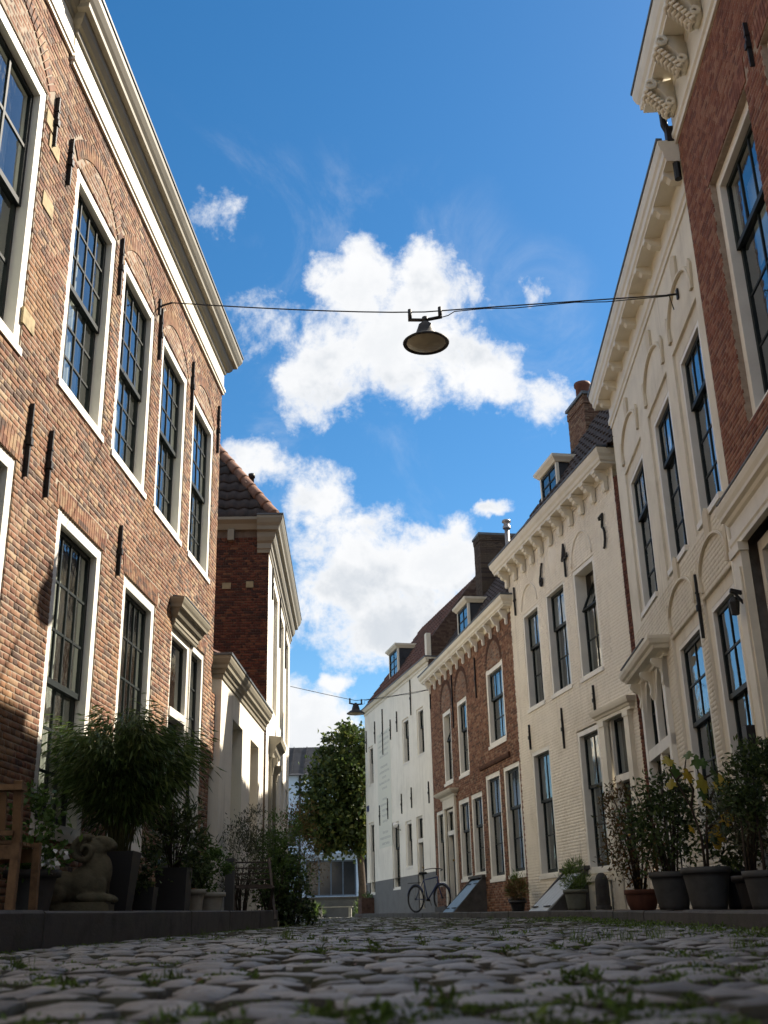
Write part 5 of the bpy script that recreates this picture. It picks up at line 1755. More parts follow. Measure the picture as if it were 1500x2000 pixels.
def foliage(name, parent, mat, blobs, n, L, W, seed, clusters=40, spread=.22, out=.6, droop=0.0, shell=.55, up=0.0):
    """leaves in clumps spread through ellipsoid blobs (cx, cy, cz, rx, ry, rz, weight)"""
    r = np.random.RandomState(seed)
    wt_ = np.array([b[6] if len(b) > 6 else 1.0 for b in blobs]); wt_ = wt_ / wt_.sum()
    Ps, Ds = [], []
    for b, q in zip(blobs, wt_):
        c = np.array(b[:3]); R = np.array(b[3:6])
        k = max(3, int(clusters * q))
        dirs = unit(r, k)
        rad = shell + (1 - shell) * r.uniform(0, 1, k) ** .5
        cc = c + dirs * R * rad[:, None] * .92
        m = int(n * q)
        ci = r.randint(0, k, m)
        cs = r.uniform(.6, 1.3, k)
        p = cc[ci] + r.normal(size=(m, 3)) * (spread * R.mean() * cs[ci])[:, None]
        d = (p - c) / R * out + unit(r, m) + np.array([0, 0, up - droop])
        Ps.append(p); Ds.append(d)
    P, D = np.concatenate(Ps), np.concatenate(Ds)
    m = len(P)
    N = unit(r, m) + np.array([0, 0, .8])
    s = r.uniform(.65, 1.25, m)
    me = leaf_mesh(name, P, D, N, L * s, W * s, r.uniform(0, 1, m), mat)
    return link(name, me, parent)

LEAF_DARK = leafmat('dark_leaf', [(0.025, 0.043, 0.018), (0.046, 0.076, 0.025), (0.075, 0.116, 0.034), (0.106, 0.149, 0.043)])
LEAF_BAMBOO = leafmat('bamboo_leaf', [(0.037, 0.065, 0.017), (0.065, 0.112, 0.027), (0.093, 0.153, 0.037), (0.145, 0.187, 0.051)], trans=.35)
LEAF_TREE = leafmat('lime_leaf', [(0.025, 0.044, 0.012), (0.042, 0.068, 0.017), (0.062, 0.095, 0.022), (0.134, 0.146, 0.034)], trans=.3)
LEAF_MID = leafmat('mid_leaf', [(0.051, 0.102, 0.024), (0.085, 0.153, 0.034), (0.136, 0.221, 0.051)], trans=.3)
LEAF_OLIVE = leafmat('olive_leaf', [(0.051, 0.06, 0.034), (0.085, 0.095, 0.058), (0.136, 0.145, 0.085)], trans=.15)
LEAF_GRASS = leafmat('grass_blade', [(0.06, 0.093, 0.02), (0.102, 0.17, 0.034), (0.17, 0.255, 0.051)], trans=.3)
LEAF_RUST = leafmat('rust_leaf', [(0.085, 0.06, 0.02), (0.153, 0.085, 0.027), (0.06, 0.085, 0.024), (0.204, 0.076, 0.034)], trans=.2)
YELLOW = leafmat('yellow_leaf', [(.36, .24, .02), (.45, .32, .04), (.30, .27, .04)], trans=.3)
PETAL = leafmat('white_petal', [(.6, .6, .58), (.75, .75, .72)], trans=.2)
PINK = leafmat('pink_petal', [(.35, .06, .10), (.25, .05, .08)], trans=.2)
CANE = paint('bamboo_cane', (.09, .09, .035), .6, .2, 10.0)

def pot_round(t, rb, rt, h, mat, n=28, soil=True, rim=.02, name='pot', belly=0.0):
    m = MB()
    prof = [(.001, 0), (rb, 0)]
    for i in range(1, 8):
        u = i / 8
        prof.append((rb + (rt - rb) * u + belly * math.sin(u * math.pi), h * u))
    prof += [(rt, h - .05), (rt + rim, h - .045), (rt + rim, h), (rt - .02, h), (rt - .03, h - .06)]
    m.lathe(prof, n=n)
    m.build(name, mat, t, True)
    if soil:
        m = MB(); m.lathe([(rt - .03, h - .05), (.001, h - .04)], n=n); m.build('soil', SOIL, t)

def pot_square(t, b, a, h, mat, name='planter'):
    m = MB()
    def ring(w, z): return [(-w / 2, -w / 2, z), (w / 2, -w / 2, z), (w / 2, w / 2, z), (-w / 2, w / 2, z)]
    vs = ring(b, 0) + ring(a, h) + ring(a - .04, h) + ring(a - .05, h - .06)
    fs = [(3, 2, 1, 0)]
    for k in range(3):
        for i in range(4):
            fs.append((4 * k + i, 4 * k + (i + 1) % 4, 4 * k + 4 + (i + 1) % 4, 4 * k + 4 + i))
    fs.append((12, 13, 14, 15))
    m.add(vs, fs)
    m.build(name, mat, t)

def stems(t, pts_list, mat, name='stem', r0=.012, r1=.004):
    m = MB()
    for pts in pts_list:
        n = len(pts)
        m.tube(pts, [r0 + (r1 - r0) * i / (n - 1) for i in range(n)], 6)
    return m.build(name, mat, t, True)

def rstems(r, n, h, spread, base=.05, z0=0.0):
    out = []
    for i in range(n):
        a = r.uniform(0, 2 * math.pi); q = spread * math.sqrt(r.uniform(0, 1)); b = base * r.uniform(0, 1)
        hh = h * r.uniform(.7, 1.05)
        out.append([(b * math.cos(a), b * math.sin(a), z0), (b * math.cos(a) + q * .25 * math.cos(a), b * math.sin(a) + q * .25 * math.sin(a), z0 + hh * .4), (b * math.cos(a) + q * .6 * math.cos(a + .2), b * math.sin(a) + q * .6 * math.sin(a + .2), z0 + hh * .75), (q * math.cos(a + .3), q * math.sin(a + .3), z0 + hh)])
    return out

SZ = .195      # top of the stoop
# --- wooden chair
t = thing('garden_chair', 'wooden slatted garden chair at the left picture edge', 'chair', (-2.555, 7.05, SZ), R_(180))
# seat faces the street: local x towards the camera side, local y to the street
def slab(name, a, mat=WOOD):
    m = MB(); m.box(*a); m.build(name, mat, t)
for (x, yy_) in ((-.26, -.22), (.26, -.22)):
    m = MB(); m.bar((x, yy_, 0), (x, yy_ + .02, .45), .045, .045); m.build('leg', WOOD, t)
for x in (-.26, .26):
    m = MB(); m.bar((x, .22, 0), (x, .20, .42), .05, .05); m.bar((x, .20, .41), (x, .27, .79), .05, .045); m.build('leg', WOOD, t)
for i in range(6):
    slab('seat_slat', (-.25, .25, -.24 + i * .078, -.24 + i * .078 + .062, .42, .44))
slab('seat_rail', (-.24, .24, -.235, -.205, .33, .415)); slab('seat_rail', (-.24, .24, .19, .215, .33, .415))
for i in range(4):
    m = MB(); x = -.17 + i * .113; m.bar((x, .232, .50), (x, .272, .72), .045, .016); m.build('back_slat', WOOD, t)
m = MB(); m.bar((-.30, .275, .745), (.30, .275, .745), .10, .035); m.build('top_rail', WOOD, t)
m = MB(); m.bar((-.25, .235, .48), (.25, .235, .48), .05, .028); m.build('lower_rail', WOOD, t)

# --- flower pot behind the chair
t = thing('potted_plant', 'grey pot of white and pink flowers behind the garden chair', 'potted plant', (-2.43, 7.62, SZ))
pot_round(t, .12, .17, .30, POT_GREY)
foliage('foliage', t, LEAF_MID, [(0, 0, .40, .22, .22, .13), (-.05, .05, .62, .15, .15, .3)], 900, .055, .03, 3, 30)
foliage('flowers', t, PETAL, [(.12, -.12, .38, .12, .1, .07)], 60, .04, .04, 4, 12)

# --- stone ram lying on a plinth
t = thing('stone_statue', 'weathered stone ram lying on a slab beside the bamboo', 'statue', (-2.27, 8.2, SZ), R_(4))
m = MB(); m.box(-.30, .24, -.13, .13, 0, .085); m.box(-.28, .22, -.115, .115, .0852, .10); m.build('plinth', STATUE, t)
bm = bmesh.new()
def ell(c, r, rot=(0, 0, 0)):
    M = Matrix.Translation(c) @ Euler(rot).to_matrix().to_4x4() @ Matrix.Diagonal((*r, 1))
    bmesh.ops.create_icosphere(bm, subdivisions=3, radius=1.0, matrix=M)
ell((-.13, 0, .20), (.17, .105, .12)); ell((.06, 0, .22), (.15, .105, .14)); ell((.13, 0, .28), (.10, .085, .16), (0, .2, 0))
ell((.10, 0, .36), (.085, .075, .12), (0, .1, 0)); ell((.09, 0, .47), (.10, .072, .075)); ell((.165, 0, .515), (.085, .05, .042), (0, .25, 0)); ell((.225, 0, .485), (.035, .038, .032)); ell((.20, 0, .465), (.03, .03, .02))
for sd in (-1, 1):
    ell((.13, sd * .085, .13), (.13, .035, .035)); ell((-.17, sd * .095, .15), (.11, .045, .075)); ell((.245, sd * .085, .115), (.03, .035, .022)); ell((.16, sd * .06, .20), (.05, .04, .09))
    for k in range(22):
        a = k / 21 * 8.2
        q = .098 - .082 * k / 21
        ell((.035 + q * math.cos(a + 1.3), sd * (.070 + .022 * k / 21), .452 + q * math.sin(a + 1.3)), (.027 - .0006 * k,) * 3)
me = bpy.data.meshes.new('ram'); bm.to_mesh(me); bm.free(); me.materials.append(STATUE)
ram = link('ram', me, t)
md = ram.modifiers.new('fuse', 'REMESH'); md.mode = 'VOXEL'; md.voxel_size = .0085; md.use_smooth_shade = True
md = ram.modifiers.new('soft', 'SMOOTH'); md.iterations = 2; md.factor = .5

# --- bamboo
t = thing('potted_bamboo', 'big dense bamboo in a tall black planter, left', 'potted plant', (-2.19, 9.0, SZ))
pot_square(t, .20, .30, .49, PLASTIC_BLACK)
r = random.Random(8)
culms = []
for i in range(64):
    a = r.uniform(0, 2 * math.pi); q = r.uniform(.1, .62); h = r.uniform(.75, 1.2) - q * .35
    culms.append([(.1 * math.cos(a) * r.random(), .1 * math.sin(a) * r.random(), .44), (q * .3 * math.cos(a), q * .3 * math.sin(a), .44 + h * .5), (q * .7 * math.cos(a), q * .7 * math.sin(a), .44 + h * .85), (q * math.cos(a), q * math.sin(a), .44 + h)])
stems(t, culms, CANE, 'cane', .006, .002)
rr = np.random.RandomState(17)
Ps, Ds = [], []
for c in culms:
    k = 210
    u = rr.uniform(.18, 1.0, k) ** .7
    P3 = np.array(c)
    seg = np.clip((u * 3).astype(int), 0, 2); f = u * 3 - seg
    p = P3[seg] * (1 - f)[:, None] + P3[seg + 1] * f[:, None]
    outv = p * np.array([1, 1, 0]); outv = outv / (np.linalg.norm(outv, axis=1, keepdims=True) + .05)
    side = unit(rr, k)
    p = p + (side * .5 + outv * .35) * rr.uniform(.02, .26, k)[:, None] + np.array([0, 0, 1]) * rr.uniform(-.06, .1, k)[:, None]
    Ps.append(p); Ds.append(outv * .7 + side * .55 + np.array([0, 0, -.55]))
P, D = np.concatenate(Ps), np.concatenate(Ds)
n = len(P)
link('foliage', leaf_mesh('foliage', P, D, unit(rr, n) + np.array([0, 0, .7]), rr.uniform(.07, .125, n), rr.uniform(.010, .017, n), rr.uniform(0, 1, n), LEAF_BAMBOO), t)

# --- planters further along the stoop
t = thing('square_planter', 'small black square planter behind the bamboo', 'planter', (-2.10, 9.62, SZ)); pot_square(t, .15, .19, .24, PLASTIC_BLACK); foliage('foliage', t, LEAF_DARK, [(0, 0, .38, .16, .16, .18)], 500, .06, .022, 9, 20)
t = thing('potted_oleander', 'oleander with narrow leaves in a black square planter', 'potted plant', (-2.03, 10.5, SZ)); pot_square(t, .26, .29, .43, PLASTIC_BLACK)
stems(t, rstems(random.Random(3), 16, .55, .26, .06, .40), BARK, 'stem', .008, .003)
foliage('foliage', t, LEAF_DARK, [(0, 0, .68, .28, .25, .22), (.05, 0, .95, .16, .16, .16, .3)], 900, .11, .02, 10, 45, up=.3)
foliage('flowers', t, PETAL, [(.0, -.1, .72, .25, .2, .12)], 22, .05, .05, 12, 8)
t = thing('white_pot', 'narrow white pot with a dark-leaved plant beside the oleander', 'potted plant', (-1.99, 11.5, SZ)); pot_round(t, .055, .085, .27, POT_LIGHT)
foliage('foliage', t, LEAF_DARK, [(-.05, 0, .46, .2, .2, .17)], 700, .06, .03, 13, 25)
t = thing('white_pot', 'wide white pot with a bright green shrub', 'potted plant', (-1.92, 12.0, SZ)); pot_round(t, .10, .135, .25, POT_LIGHT)
foliage('foliage', t, LEAF_MID, [(.02, 0, .48, .15, .15, .26), (-.10, 0, .30, .08, .08, .12, .3)], 900, .05, .026, 14, 30)
t = thing('wooden_post', 'grey wooden post standing between white pot and bush', 'post', (-1.84, 12.8, SZ)); m = MB(); m.box(-.05, .05, -.05, .05, 0, .60); m.box(-.055, .055, -.055, .055, .601, .63); m.build('shaft', GREYDARK, t)

# --- folding slatted chair in the shade
t = thing('folding_chair', 'dark slatted folding chair in front of the big bush', 'chair', (-1.72, 14.0, SZ - .03), R_(15))
for i in range(6):
    m = MB(); m.box(-.23, .23, -.20 + i * .07, -.20 + i * .07 + .055, .36 + i * .008, .378 + i * .008); m.build('seat_slat', OLDWOOD, t)
for i in range(4):
    m = MB(); m.bar((-.23, .22 + i * .03, .48 + i * .07), (.23, .22 + i * .03, .48 + i * .07), .05, .016); m.build('back_slat', OLDWOOD, t)
for x in (-.24, .24):
    m = MB(); m.bar((x, -.22, 0), (x, .34, .74), .03, .022); m.build('leg', OLDWOOD, t)
    m = MB(); m.bar((x * .9, .24, 0), (x * .9, -.20, .38), .03, .022); m.build('leg', OLDWOOD, t)
# --- big bushes by the white house
def bush(name, label, loc, blobs, mat, n, L, W, seed, nst=14, h=.8, **kw):
    t = thing(name, label, 'shrub', loc)
    stems(t, rstems(random.Random(seed), nst, h, blobs[0][3] * .8, .08), BARK, 'stem', .014, .004)
    foliage('foliage', t, mat, blobs, n, L, W, seed, **kw)
    return t
bush('rosemary_bush', 'dark upright shrub before the low white house', (-1.98, 14.95, gz(15)), [(0, 0, .85, .30, .28, .55), (.10, 0, 1.2, .16, .16, .38, .25)], LEAF_OLIVE, 2600, .05, .014, 41, up=.8, clusters=60)
bush('garden_shrub', 'loose green and yellowish shrub at the left kerb end', (-1.62, 15.3, gz(15)), [(0, 0, .75, .40, .35, .52), (.12, 0, 1.15, .25, .2, .32, .35)], LEAF_MID, 3000, .06, .016, 42, up=.6, clusters=70)
bush('ivy_mound', 'dark mound of ivy spilling on to the setts, left', (-1.46, 15.5, gz(15)), [(0, 0, .45, .34, .35, .50), (.10, -.1, .15, .32, .32, .2, .5), (-.05, .2, .95, .25, .25, .3, .4)], LEAF_DARK, 3600, .055, .04, 43, clusters=80)
bush('flowering_shrub', 'feathery pale shrub behind the ivy mound', (-1.5, 17.2, gz(17)), [(0, 0, .95, .40, .45, .65), (.15, 0, 1.5, .25, .25, .3, .3)], LEAF_RUST, 2400, .055, .014, 44, up=.7, clusters=60)

# --- tree at the bend
t = thing('lime_tree', 'round dark green tree at the end of the street', 'tree', (-1.02, 37.3, .26))
m = MB()
m.tube([(0, 0, 0), (.01, 0, 1.0), (-.05, 0, 2.0), (-.15, 0, 3.2), (-.35, 0, 4.6), (-.5, 0, 5.8)], [.15, .12, .11, .09, .06, .03], 10)
m.build('trunk', BARK, t, True)
m = MB()
r = random.Random(4)
for i in range(16):
    a = r.uniform(0, 2 * math.pi); z0 = r.uniform(1.7, 4.2); q = r.uniform(.8, 1.3)
    x0 = -.05 - (z0 - 2) * .12
    m.tube([(x0, 0, z0), (x0 + q * .5 * math.cos(a), q * .5 * math.sin(a), z0 + .45), (x0 - .35 + q * math.cos(a), q * math.sin(a), z0 + 1.0)], [.04, .025, .01], 6)
m.build('limb', BARK, t, True)
foliage('crown', t, LEAF_TREE, [(-.75, 0, 3.75, 1.30, 1.35, 1.75), (-.35, 0, 5.2, .95, 1.0, 1.15, .5), (-1.1, -.2, 2.75, .85, .9, .75, .4), (-.15, .1, 2.6, .7, .9, .7, .35), (-.05, 0, 4.0, .8, 1.0, 1.3, .5)], 15000, .17, .12, 51, clusters=300, spread=.15, shell=.45)
# brick planter box at the corner
t = thing('brick_planter', 'low dark brick planter at the foot of the tree', 'planter', (-.78, 35.3, gz(35)), R_(14))
m = MB()
for row in range(10):
    for i in range(3):
        x0 = -.27 + i * .18 + (.045 if row % 2 else -.045)
        m.box(max(-.27, x0), min(.27, x0 + .172), -.26, .26, row * .055 + .003, row * .055 + .050)
m.box(-.262, .262, -.252, .252, 0, .55)
m.build('planter', paint('planter_brick', (.085, .05, .038), .9, .25, 9.0), t)
foliage('foliage', t, LEAF_MID, [(0, 0, .58, .22, .22, .08)], 160, .07, .03, 52, 10)

# =================================================================== RIGHT SIDE POTS
def pz(y): return gz(y) + .10
t = thing('potted_plant', 'terracotta bowl with a reddish bush beside the cream house door', 'potted plant', (2.52, 11.6, pz(11.6))); pot_round(t, .12, .155, .20, TERRACOTTA, belly=.02)
stems(t, rstems(random.Random(61), 14, 1.0, .32, .06, .16), BARK, 'stem', .010, .003)
foliage('foliage', t, LEAF_RUST, [(-.02, 0, .62, .33, .3, .38), (-.15, 0, 1.02, .16, .16, .26, .3)], 1900, .05, .02, 61, up=.3, clusters=70)
t = thing('potted_plant', 'dark grey round pot with a dark abutilon bush, left of the fig', 'potted plant', (2.58, 10.55, pz(10.5))); pot_round(t, .13, .195, .335, POT_GREY, rim=.006)
stems(t, rstems(random.Random(62), 14, .95, .3, .06, .28), BARK, 'stem', .010, .003)
foliage('foliage', t, LEAF_DARK, [(-.02, 0, .72, .34, .32, .40), (.05, 0, 1.05, .2, .2, .22, .3)], 2300, .055, .028, 62, clusters=80)
t = thing('potted_fig', 'fig with large yellow leaves on bare stems in a dark grey pot', 'potted plant', (2.70, 9.8, pz(9.8))); pot_round(t, .145, .205, .345, POT_GREY, rim=.006)
br = [[(0, 0, .3), (.0, .0, .6), (-.06, 0, .85), (-.17, -.02, 1.08), (-.22, -.02, 1.18)], [(.02, 0, .3), (.05, 0, .65), (.08, 0, .85), (.05, .02, 1.08), (.04, .02, 1.26)], [(.08, 0, .85), (.15, -.02, .98), (.20, -.02, 1.04), (.21, 0, 1.16)], [(-.06, 0, .85), (-.02, 0, 1.0), (-.08, 0, 1.16), (-.05, 0, 1.28)], [(.05, 0, .65), (.16, 0, .74), (.24, 0, .80)], [(0, 0, .5), (.09, .02, .58), (.17, 0, .66), (.2, 0, .78)], [(-.17, -.02, 1.08), (-.10, 0, 1.14), (.0, .0, 1.16)], [(.05, .02, 1.08), (.14, 0, 1.12), (.24, 0, 1.16)]]
stems(t, br, BARK, 'stem', .013, .005)
def big_leaf(parent, p, d, L, mat, seed, name='leaf'):
    """lobed fig leaf, slightly cupped"""
    r = random.Random(seed)
    pts = [(0, 0), (.20, .16), (.16, .34), (.42, .38), (.36, .58), (.55, .78), (.22, .74), (.14, 1.0), (0, 1.06), (-.14, 1.0), (-.22, .74), (-.55, .78), (-.36, .58), (-.42, .38), (-.16, .34), (-.20, .16)]
    pts = [(x * .85, y) for x, y in pts]
    m = MB()
    vs = [(0, .45 * L, 0)] + [(x * L * r.uniform(.9, 1.1), y * L, -.25 * abs(x) * L - .12 * y * y * L) for x, y in pts]
    m.add(vs, [(0, i + 1, (i + 1) % len(pts) + 1) for i in range(len(pts))])
    o = m.build(name, mat, parent)
    a = o.data.attributes.new('tint', 'FLOAT', 'FACE'); a.data.foreach_set('value', [r.random()] * len(o.data.polygons))
    o.location = p
    o.rotation_euler = Vector(d).to_track_quat('Y', 'Z').to_euler()
    return o
for i, (x, z, L, mt) in enumerate([(-.24, 1.30, .085, YELLOW), (-.07, 1.20, .08, YELLOW), (.03, 1.14, .10, YELLOW), (.22, 1.14, .12, YELLOW), (-.21, 1.10, .075, YELLOW), (.235, .84, .09, YELLOW), (.13, .72, .12, YELLOW), (.04, .94, .085, YELLOW), (-.11, .70, .05, YELLOW), (-.17, 1.24, .11, LEAF_MID), (.02, 1.30, .10, LEAF_MID), (-.02, 1.34, .10, LEAF_DARK), (.10, 1.28, .08, LEAF_MID), (.03, 1.02, .09, LEAF_MID), (.16, 1.20, .09, LEAF_DARK), (.24, 1.02, .10, LEAF_DARK), (.20, .92, .09, LEAF_DARK), (.10, .82, .07, LEAF_MID), (.2, .7, .1, LEAF_DARK), (.08, .62, .08, LEAF_DARK)]):
    big_leaf(t, (x, -.03 + .05 * math.sin(i * 2.3), z), (.25 * math.sin(i), -.45, -.8 + .5 * math.cos(i * 1.7)), L * (1.9 if mt is YELLOW else 1.4), mt, i)
t = thing('potted_plant', 'dark pot with a low plant standing close to the cream wall', 'potted plant', (3.02, 9.95, pz(9.9))); pot_round(t, .11, .15, .33, PLASTIC_BLACK); foliage('foliage', t, LEAF_DARK, [(0, 0, .60, .24, .22, .30)], 900, .06, .03, 64, 40)
t = thing('potted_olive', 'clipped bay tree on a bare stem in a dark pot, right picture edge', 'potted plant', (2.86, 8.75, pz(8.7))); pot_round(t, .12, .165, .28, POT_GREY, rim=.006)
stems(t, [[(0, 0, .2), (.01, 0, .45), (0, 0, .72), (.02, 0, 1.0)], [(-.12, .05, .2), (-.115, .05, .4), (-.11, .05, .65)]], BARK, 'stem', .013, .007)
foliage('foliage', t, LEAF_DARK, [(.02, 0, .92, .23, .23, .29), (.1, 0, 1.12, .18, .18, .16, .35)], 2400, .055, .02, 65, clusters=80, up=.3)
t = thing('potted_bush', 'loose olive-leaved bush between the fig and the bay tree', 'potted plant', (2.94, 9.35, pz(9.3))); pot_round(t, .10, .14, .26, PLASTIC_BLACK); stems(t, rstems(random.Random(66), 10, .75, .22, .05, .2), BARK); foliage('foliage', t, LEAF_OLIVE, [(-.02, 0, .72, .26, .24, .25)], 900, .06, .016, 66, clusters=40)
t = thing('potted_plant', 'sage grey pot with a yellowish grass beside the white cellar hatch', 'potted plant', R3.world(2.62, .38, pz(17.5))); pot_round(t, .13, .17, .30, POT_SAGE)
foliage('foliage', t, LEAF_GRASS, [(0, 0, .46, .19, .19, .20), (0, 0, .62, .13, .13, .12, .4)], 1100, .10, .010, 67, clusters=40, up=1.0)
for i, (s_, o_, lb) in enumerate(((5.75, .34, 'dark pot with a yellow-green grass below the cream house corner'), (5.45, .42, 'smaller dark pot next to the yellow-green grass'))):
    t = thing('potted_plant', lb, 'potted plant', R3.world(s_, o_, pz(20))); pot_round(t, .10, .14, .22 - .04 * i, PLASTIC_BLACK)
    foliage('foliage', t, LEAF_GRASS if i == 0 else LEAF_RUST, [(0, 0, .40 - .06 * i, .16, .16, .22 - .08 * i)], 700, .09, .010, 68 + i, clusters=30, up=1.0)
# guard stone
t = thing('guard_stone', 'dark round-topped guard stone by the cream house door', 'stone post', R3.world(1.86, .24, pz(16.9) - .02))
m = MB(); m.lathe([(.105, 0), (.105, .1), (.10, .35), (.095, .44), (.07, .50), (.035, .53), (.001, .535)], n=20); m.lathe([(.12, 0), (.12, .06), (.105, .08)], n=20); m.build('stone', paint('dark_bluestone', (.035, .033, .032), .8, .25, 8.0, bump=.6), t, True)

# cellar hatches
def hatch(H, s0, s1, zt, run, zb, mat, label):
    t = thing('cellar_hatch', label, 'hatch', (H.P[0], H.P[1], 0), R_(90 - H.az), 'sloping cellar hatches against the house fronts')
    n = 6
    sl = Vector((0, run, zb - zt)); sl_n = Vector((0, -(zb - zt), run)).normalized()
    for i in range(n):
        a0, a1 = s0 + (s1 - s0) * i / n + .004, s0 + (s1 - s0) * (i + 1) / n - .004
        m = MB()
        p = [Vector((a0, .06, zt)), Vector((a1, .06, zt)), Vector((a1, .06, zt)) + sl, Vector((a0, .06, zt)) + sl]
        q = [v - sl_n * .03 for v in p]
        m.add([tuple(v) for v in q + p], MB.BOXF); m.build('plank', mat, t)
    for a in (s0 + .16, s1 - .16):
        for u in (.12, .80):
            m = MB(); c = Vector((a, .06, zt)) + sl * u + sl_n * .012; m.bar(tuple(c - Vector((.14, 0, 0))), tuple(c + Vector((.14, 0, 0))), .035, .012); m.build('strap_hinge', BLACKIRON, t)
    for a0, a1 in ((s0 - .07, s0 - .005), (s1 + .005, s1 + .07)):
        m = MB()
        m.prism([(0, zb - .15), (0, zt + .03), (.07, zt + .03), (run + .06, zb - .03), (run + .06, zb - .15)], a0, a1)
        m.build('cheek', KERB, t)
    m = MB(); m.box(s0 - .12, s1 + .12, 0, .10, zt + .031, zt + .09); m.build('lintel', KERB, t)
    return t
hatch(R3, 3.02, 3.95, .78, .74, .15, paint('grey_white_boards', (.46, .48, .48), .35, .08, 8.0, bump=.2), 'pale grey sloping cellar hatch against the house dated 1643')
hatch(R4, 3.0, 3.90, .90, .74, .20, paint('pale_blue_boards', (.22, .33, .46), .35, .08, 8.0, bump=.2), 'light blue sloping cellar hatch against the brown brick house')

# bicycle
bl = R5.world(-.75, .42, gz(28.5) + .10)
t = thing('bicycle', 'blue city bicycle leaning at the white house door', 'bicycle', bl, R_(90 + 38 + 180)); t.scale = (.92, .92, .92)
BLUE = paint('bicycle_blue', (.02, .035, .10), .35, .1); TYRE = paint('tyre', (.012, .012, .012), .8, .1); CHROME = paint('dull_steel', (.06, .06, .06), .4, .05, metal=.6)
def ring(c, R, rad, n=28):
    return [(c[0] + R * math.cos(2 * math.pi * i / n), c[1], c[2] + R * math.sin(2 * math.pi * i / n)) for i in range(n + 1)]
for x in (-.55, .53):
    m = MB(); m.tube(ring((x, 0, .34), .325, .02), .020, 6, False); w = m.build('wheel', TYRE, t, True)
    m = MB(); m.tube(ring((x, 0, .34), .30, .01), .010, 5, False); m.tube([(x, -.04, .34), (x, .04, .34)], .02, 8); m.build('rim', CHROME, w, True)
    m = MB()
    for k in range(12):
        a = k * math.pi / 6; m.tube([(x, 0, .34), (x + .3 * math.cos(a), 0, .34 + .3 * math.sin(a))], .0025, 3)
    m.build('spoke', CHROME, w)
    m = MB(); m.tube(ring((x, 0, .34), .36, .01, 28)[2:14], .014, 5); m.build('mudguard', BLUE, t)
m = MB()
bb, hd_, st_, ax = (-.05, 0, .30), (.36, 0, .86), (-.2, 0, .80), (-.55, 0, .34)
for a, b, rr_ in ((bb, st_, .017), (bb, (.38, 0, .72), .019), (st_, hd_, .016), (ax, bb, .011), (ax, st_, .010), ((.38, 0, .70), hd_, .02)):
    m.tube([a, b], rr_, 8)
m.build('frame', BLUE, t, True)
m = MB(); m.tube([(.35, 0, .88), (.40, 0, .66), (.53, 0, .34)], .014, 8); m.build('fork', BLUE, t, True)
m = MB(); m.tube([(.34, 0, .90), (.33, 0, 1.06)], .013, 8); m.tube([(.16, -.29, 1.02), (.26, -.28, 1.05), (.34, -.1, 1.07), (.34, .1, 1.07), (.26, .28, 1.05), (.16, .29, 1.02)], .012, 8); m.build('handlebar', CHROME, t, True)
m = MB(); m.tube([(-.2, 0, .78), (-.235, 0, .95)], .013, 8); m.build('seat_post', CHROME, t)
m = MB(); m.lathe([(.001, .0), (.11, .0), (.12, .03), (.09, .055), (.001, .06)], n=16); s_ = m.build('saddle', TYRE, t, True); s_.location = (-.22, 0, .95); s_.scale = (1.25, .8, 1)
m = MB(); m.tube([(bb[0], -.06, bb[2]), (bb[0], .06, bb[2])], .03, 8); m.tube([(-.05, .06, .30), (.02, .06, .16)], .01, 6); m.tube([(-.05, -.06, .30), (-.12, -.06, .44)], .01, 6); m.build('crank', CHROME, t)
m = MB(); m.box(-.80, -.40, -.06, .06, .735, .75); m.build('luggage_rack', BLACKIRON, t)

# =================================================================== END OF THE STREET
_mb = MB(); _mb.quad((-.5, 0, -.5), (.5, 0, -.5), (.5, 0, .5), (-.5, 0, .5)); dark_quad = _mb.mesh('pane', paint('dark_shop_glass', (.02, .024, .03), .12, .1, spec=.5))
t = thing('blue_building', 'pale blue-grey building across the end of the street', 'building', (-4.0, 48.0, .2))
BLU = paint('pale_blue_render', (.52, .66, .82), .8, .05, 1.2)
m = MB()
sheet(m, -9, 6.0, 0, 6.0, [(.3, 2.45, .95, 2.40), (2.65, 3.3, .3, 2.5), (-.6, -.1, 3.0, 3.9), (2.7, 3.3, 3.2, 4.6), (3.9, 4.5, 3.2, 4.6)], 0, -.2)
m.quad((-9, 0, 0), (-9, 8, 0), (-9, 8, 6), (-9, 0, 6)); m.quad((6, 0, 0), (6, 8, 0), (6, 8, 6), (6, 0, 6))
m.build('wall', BLU, t)
m = MB(); m.prism([(-.25, 5.95), (-.1, 6.05), (.9, 7.3), (7, 7.3), (7, 5.95)], -9.1, 6.1); rf = m.build('roof', SLATE, t)
for i in range(26):
    q = MB(); x = -9 + i * .58; q.bar((x, -.12, 6.08), (x, .9, 7.33), .03, .03); q.build('roof_seam', SLATE, rf)
m = MB(); m.box(-9, 6, -.10, .02, 2.5, 2.66); m.build('string_course', paint('blue_grey_band', (.30, .36, .42), .7), t)
m = MB(); m.tube([(.05, -.08, .1), (.05, -.08, 6.0)], .05, 8); m.build('drain_pipe', GREYDARK, t, True)
for (a0, a1, z0, z1, c, r0) in ((.3, 2.45, .95, 2.40, 4, 1), (2.65, 3.3, .3, 2.5, 1, 2), (-.6, -.1, 3.0, 3.9, 1, 2), (2.7, 3.3, 3.2, 4.6, 1, 2), (3.9, 4.5, 3.2, 4.6, 1, 2)):
    mm, pn = sash_frame(1, a0, a1, z0, z1, .08, .14, c, r0, .06, .05); w = mm.build('window', paint('blue_frame', (.10, .14, .19), .5), t)
    for (a, z, ww, hh) in pn:
        p = link('pane', dark_quad, w); p.location = (a, .12, z); p.scale = (ww, 1, hh)
    q = MB(); q.box(a0 - .1, a1 + .1, .9, .95, z0 - .1, z1 + .1); q.build('room_interior', ROOM, w)
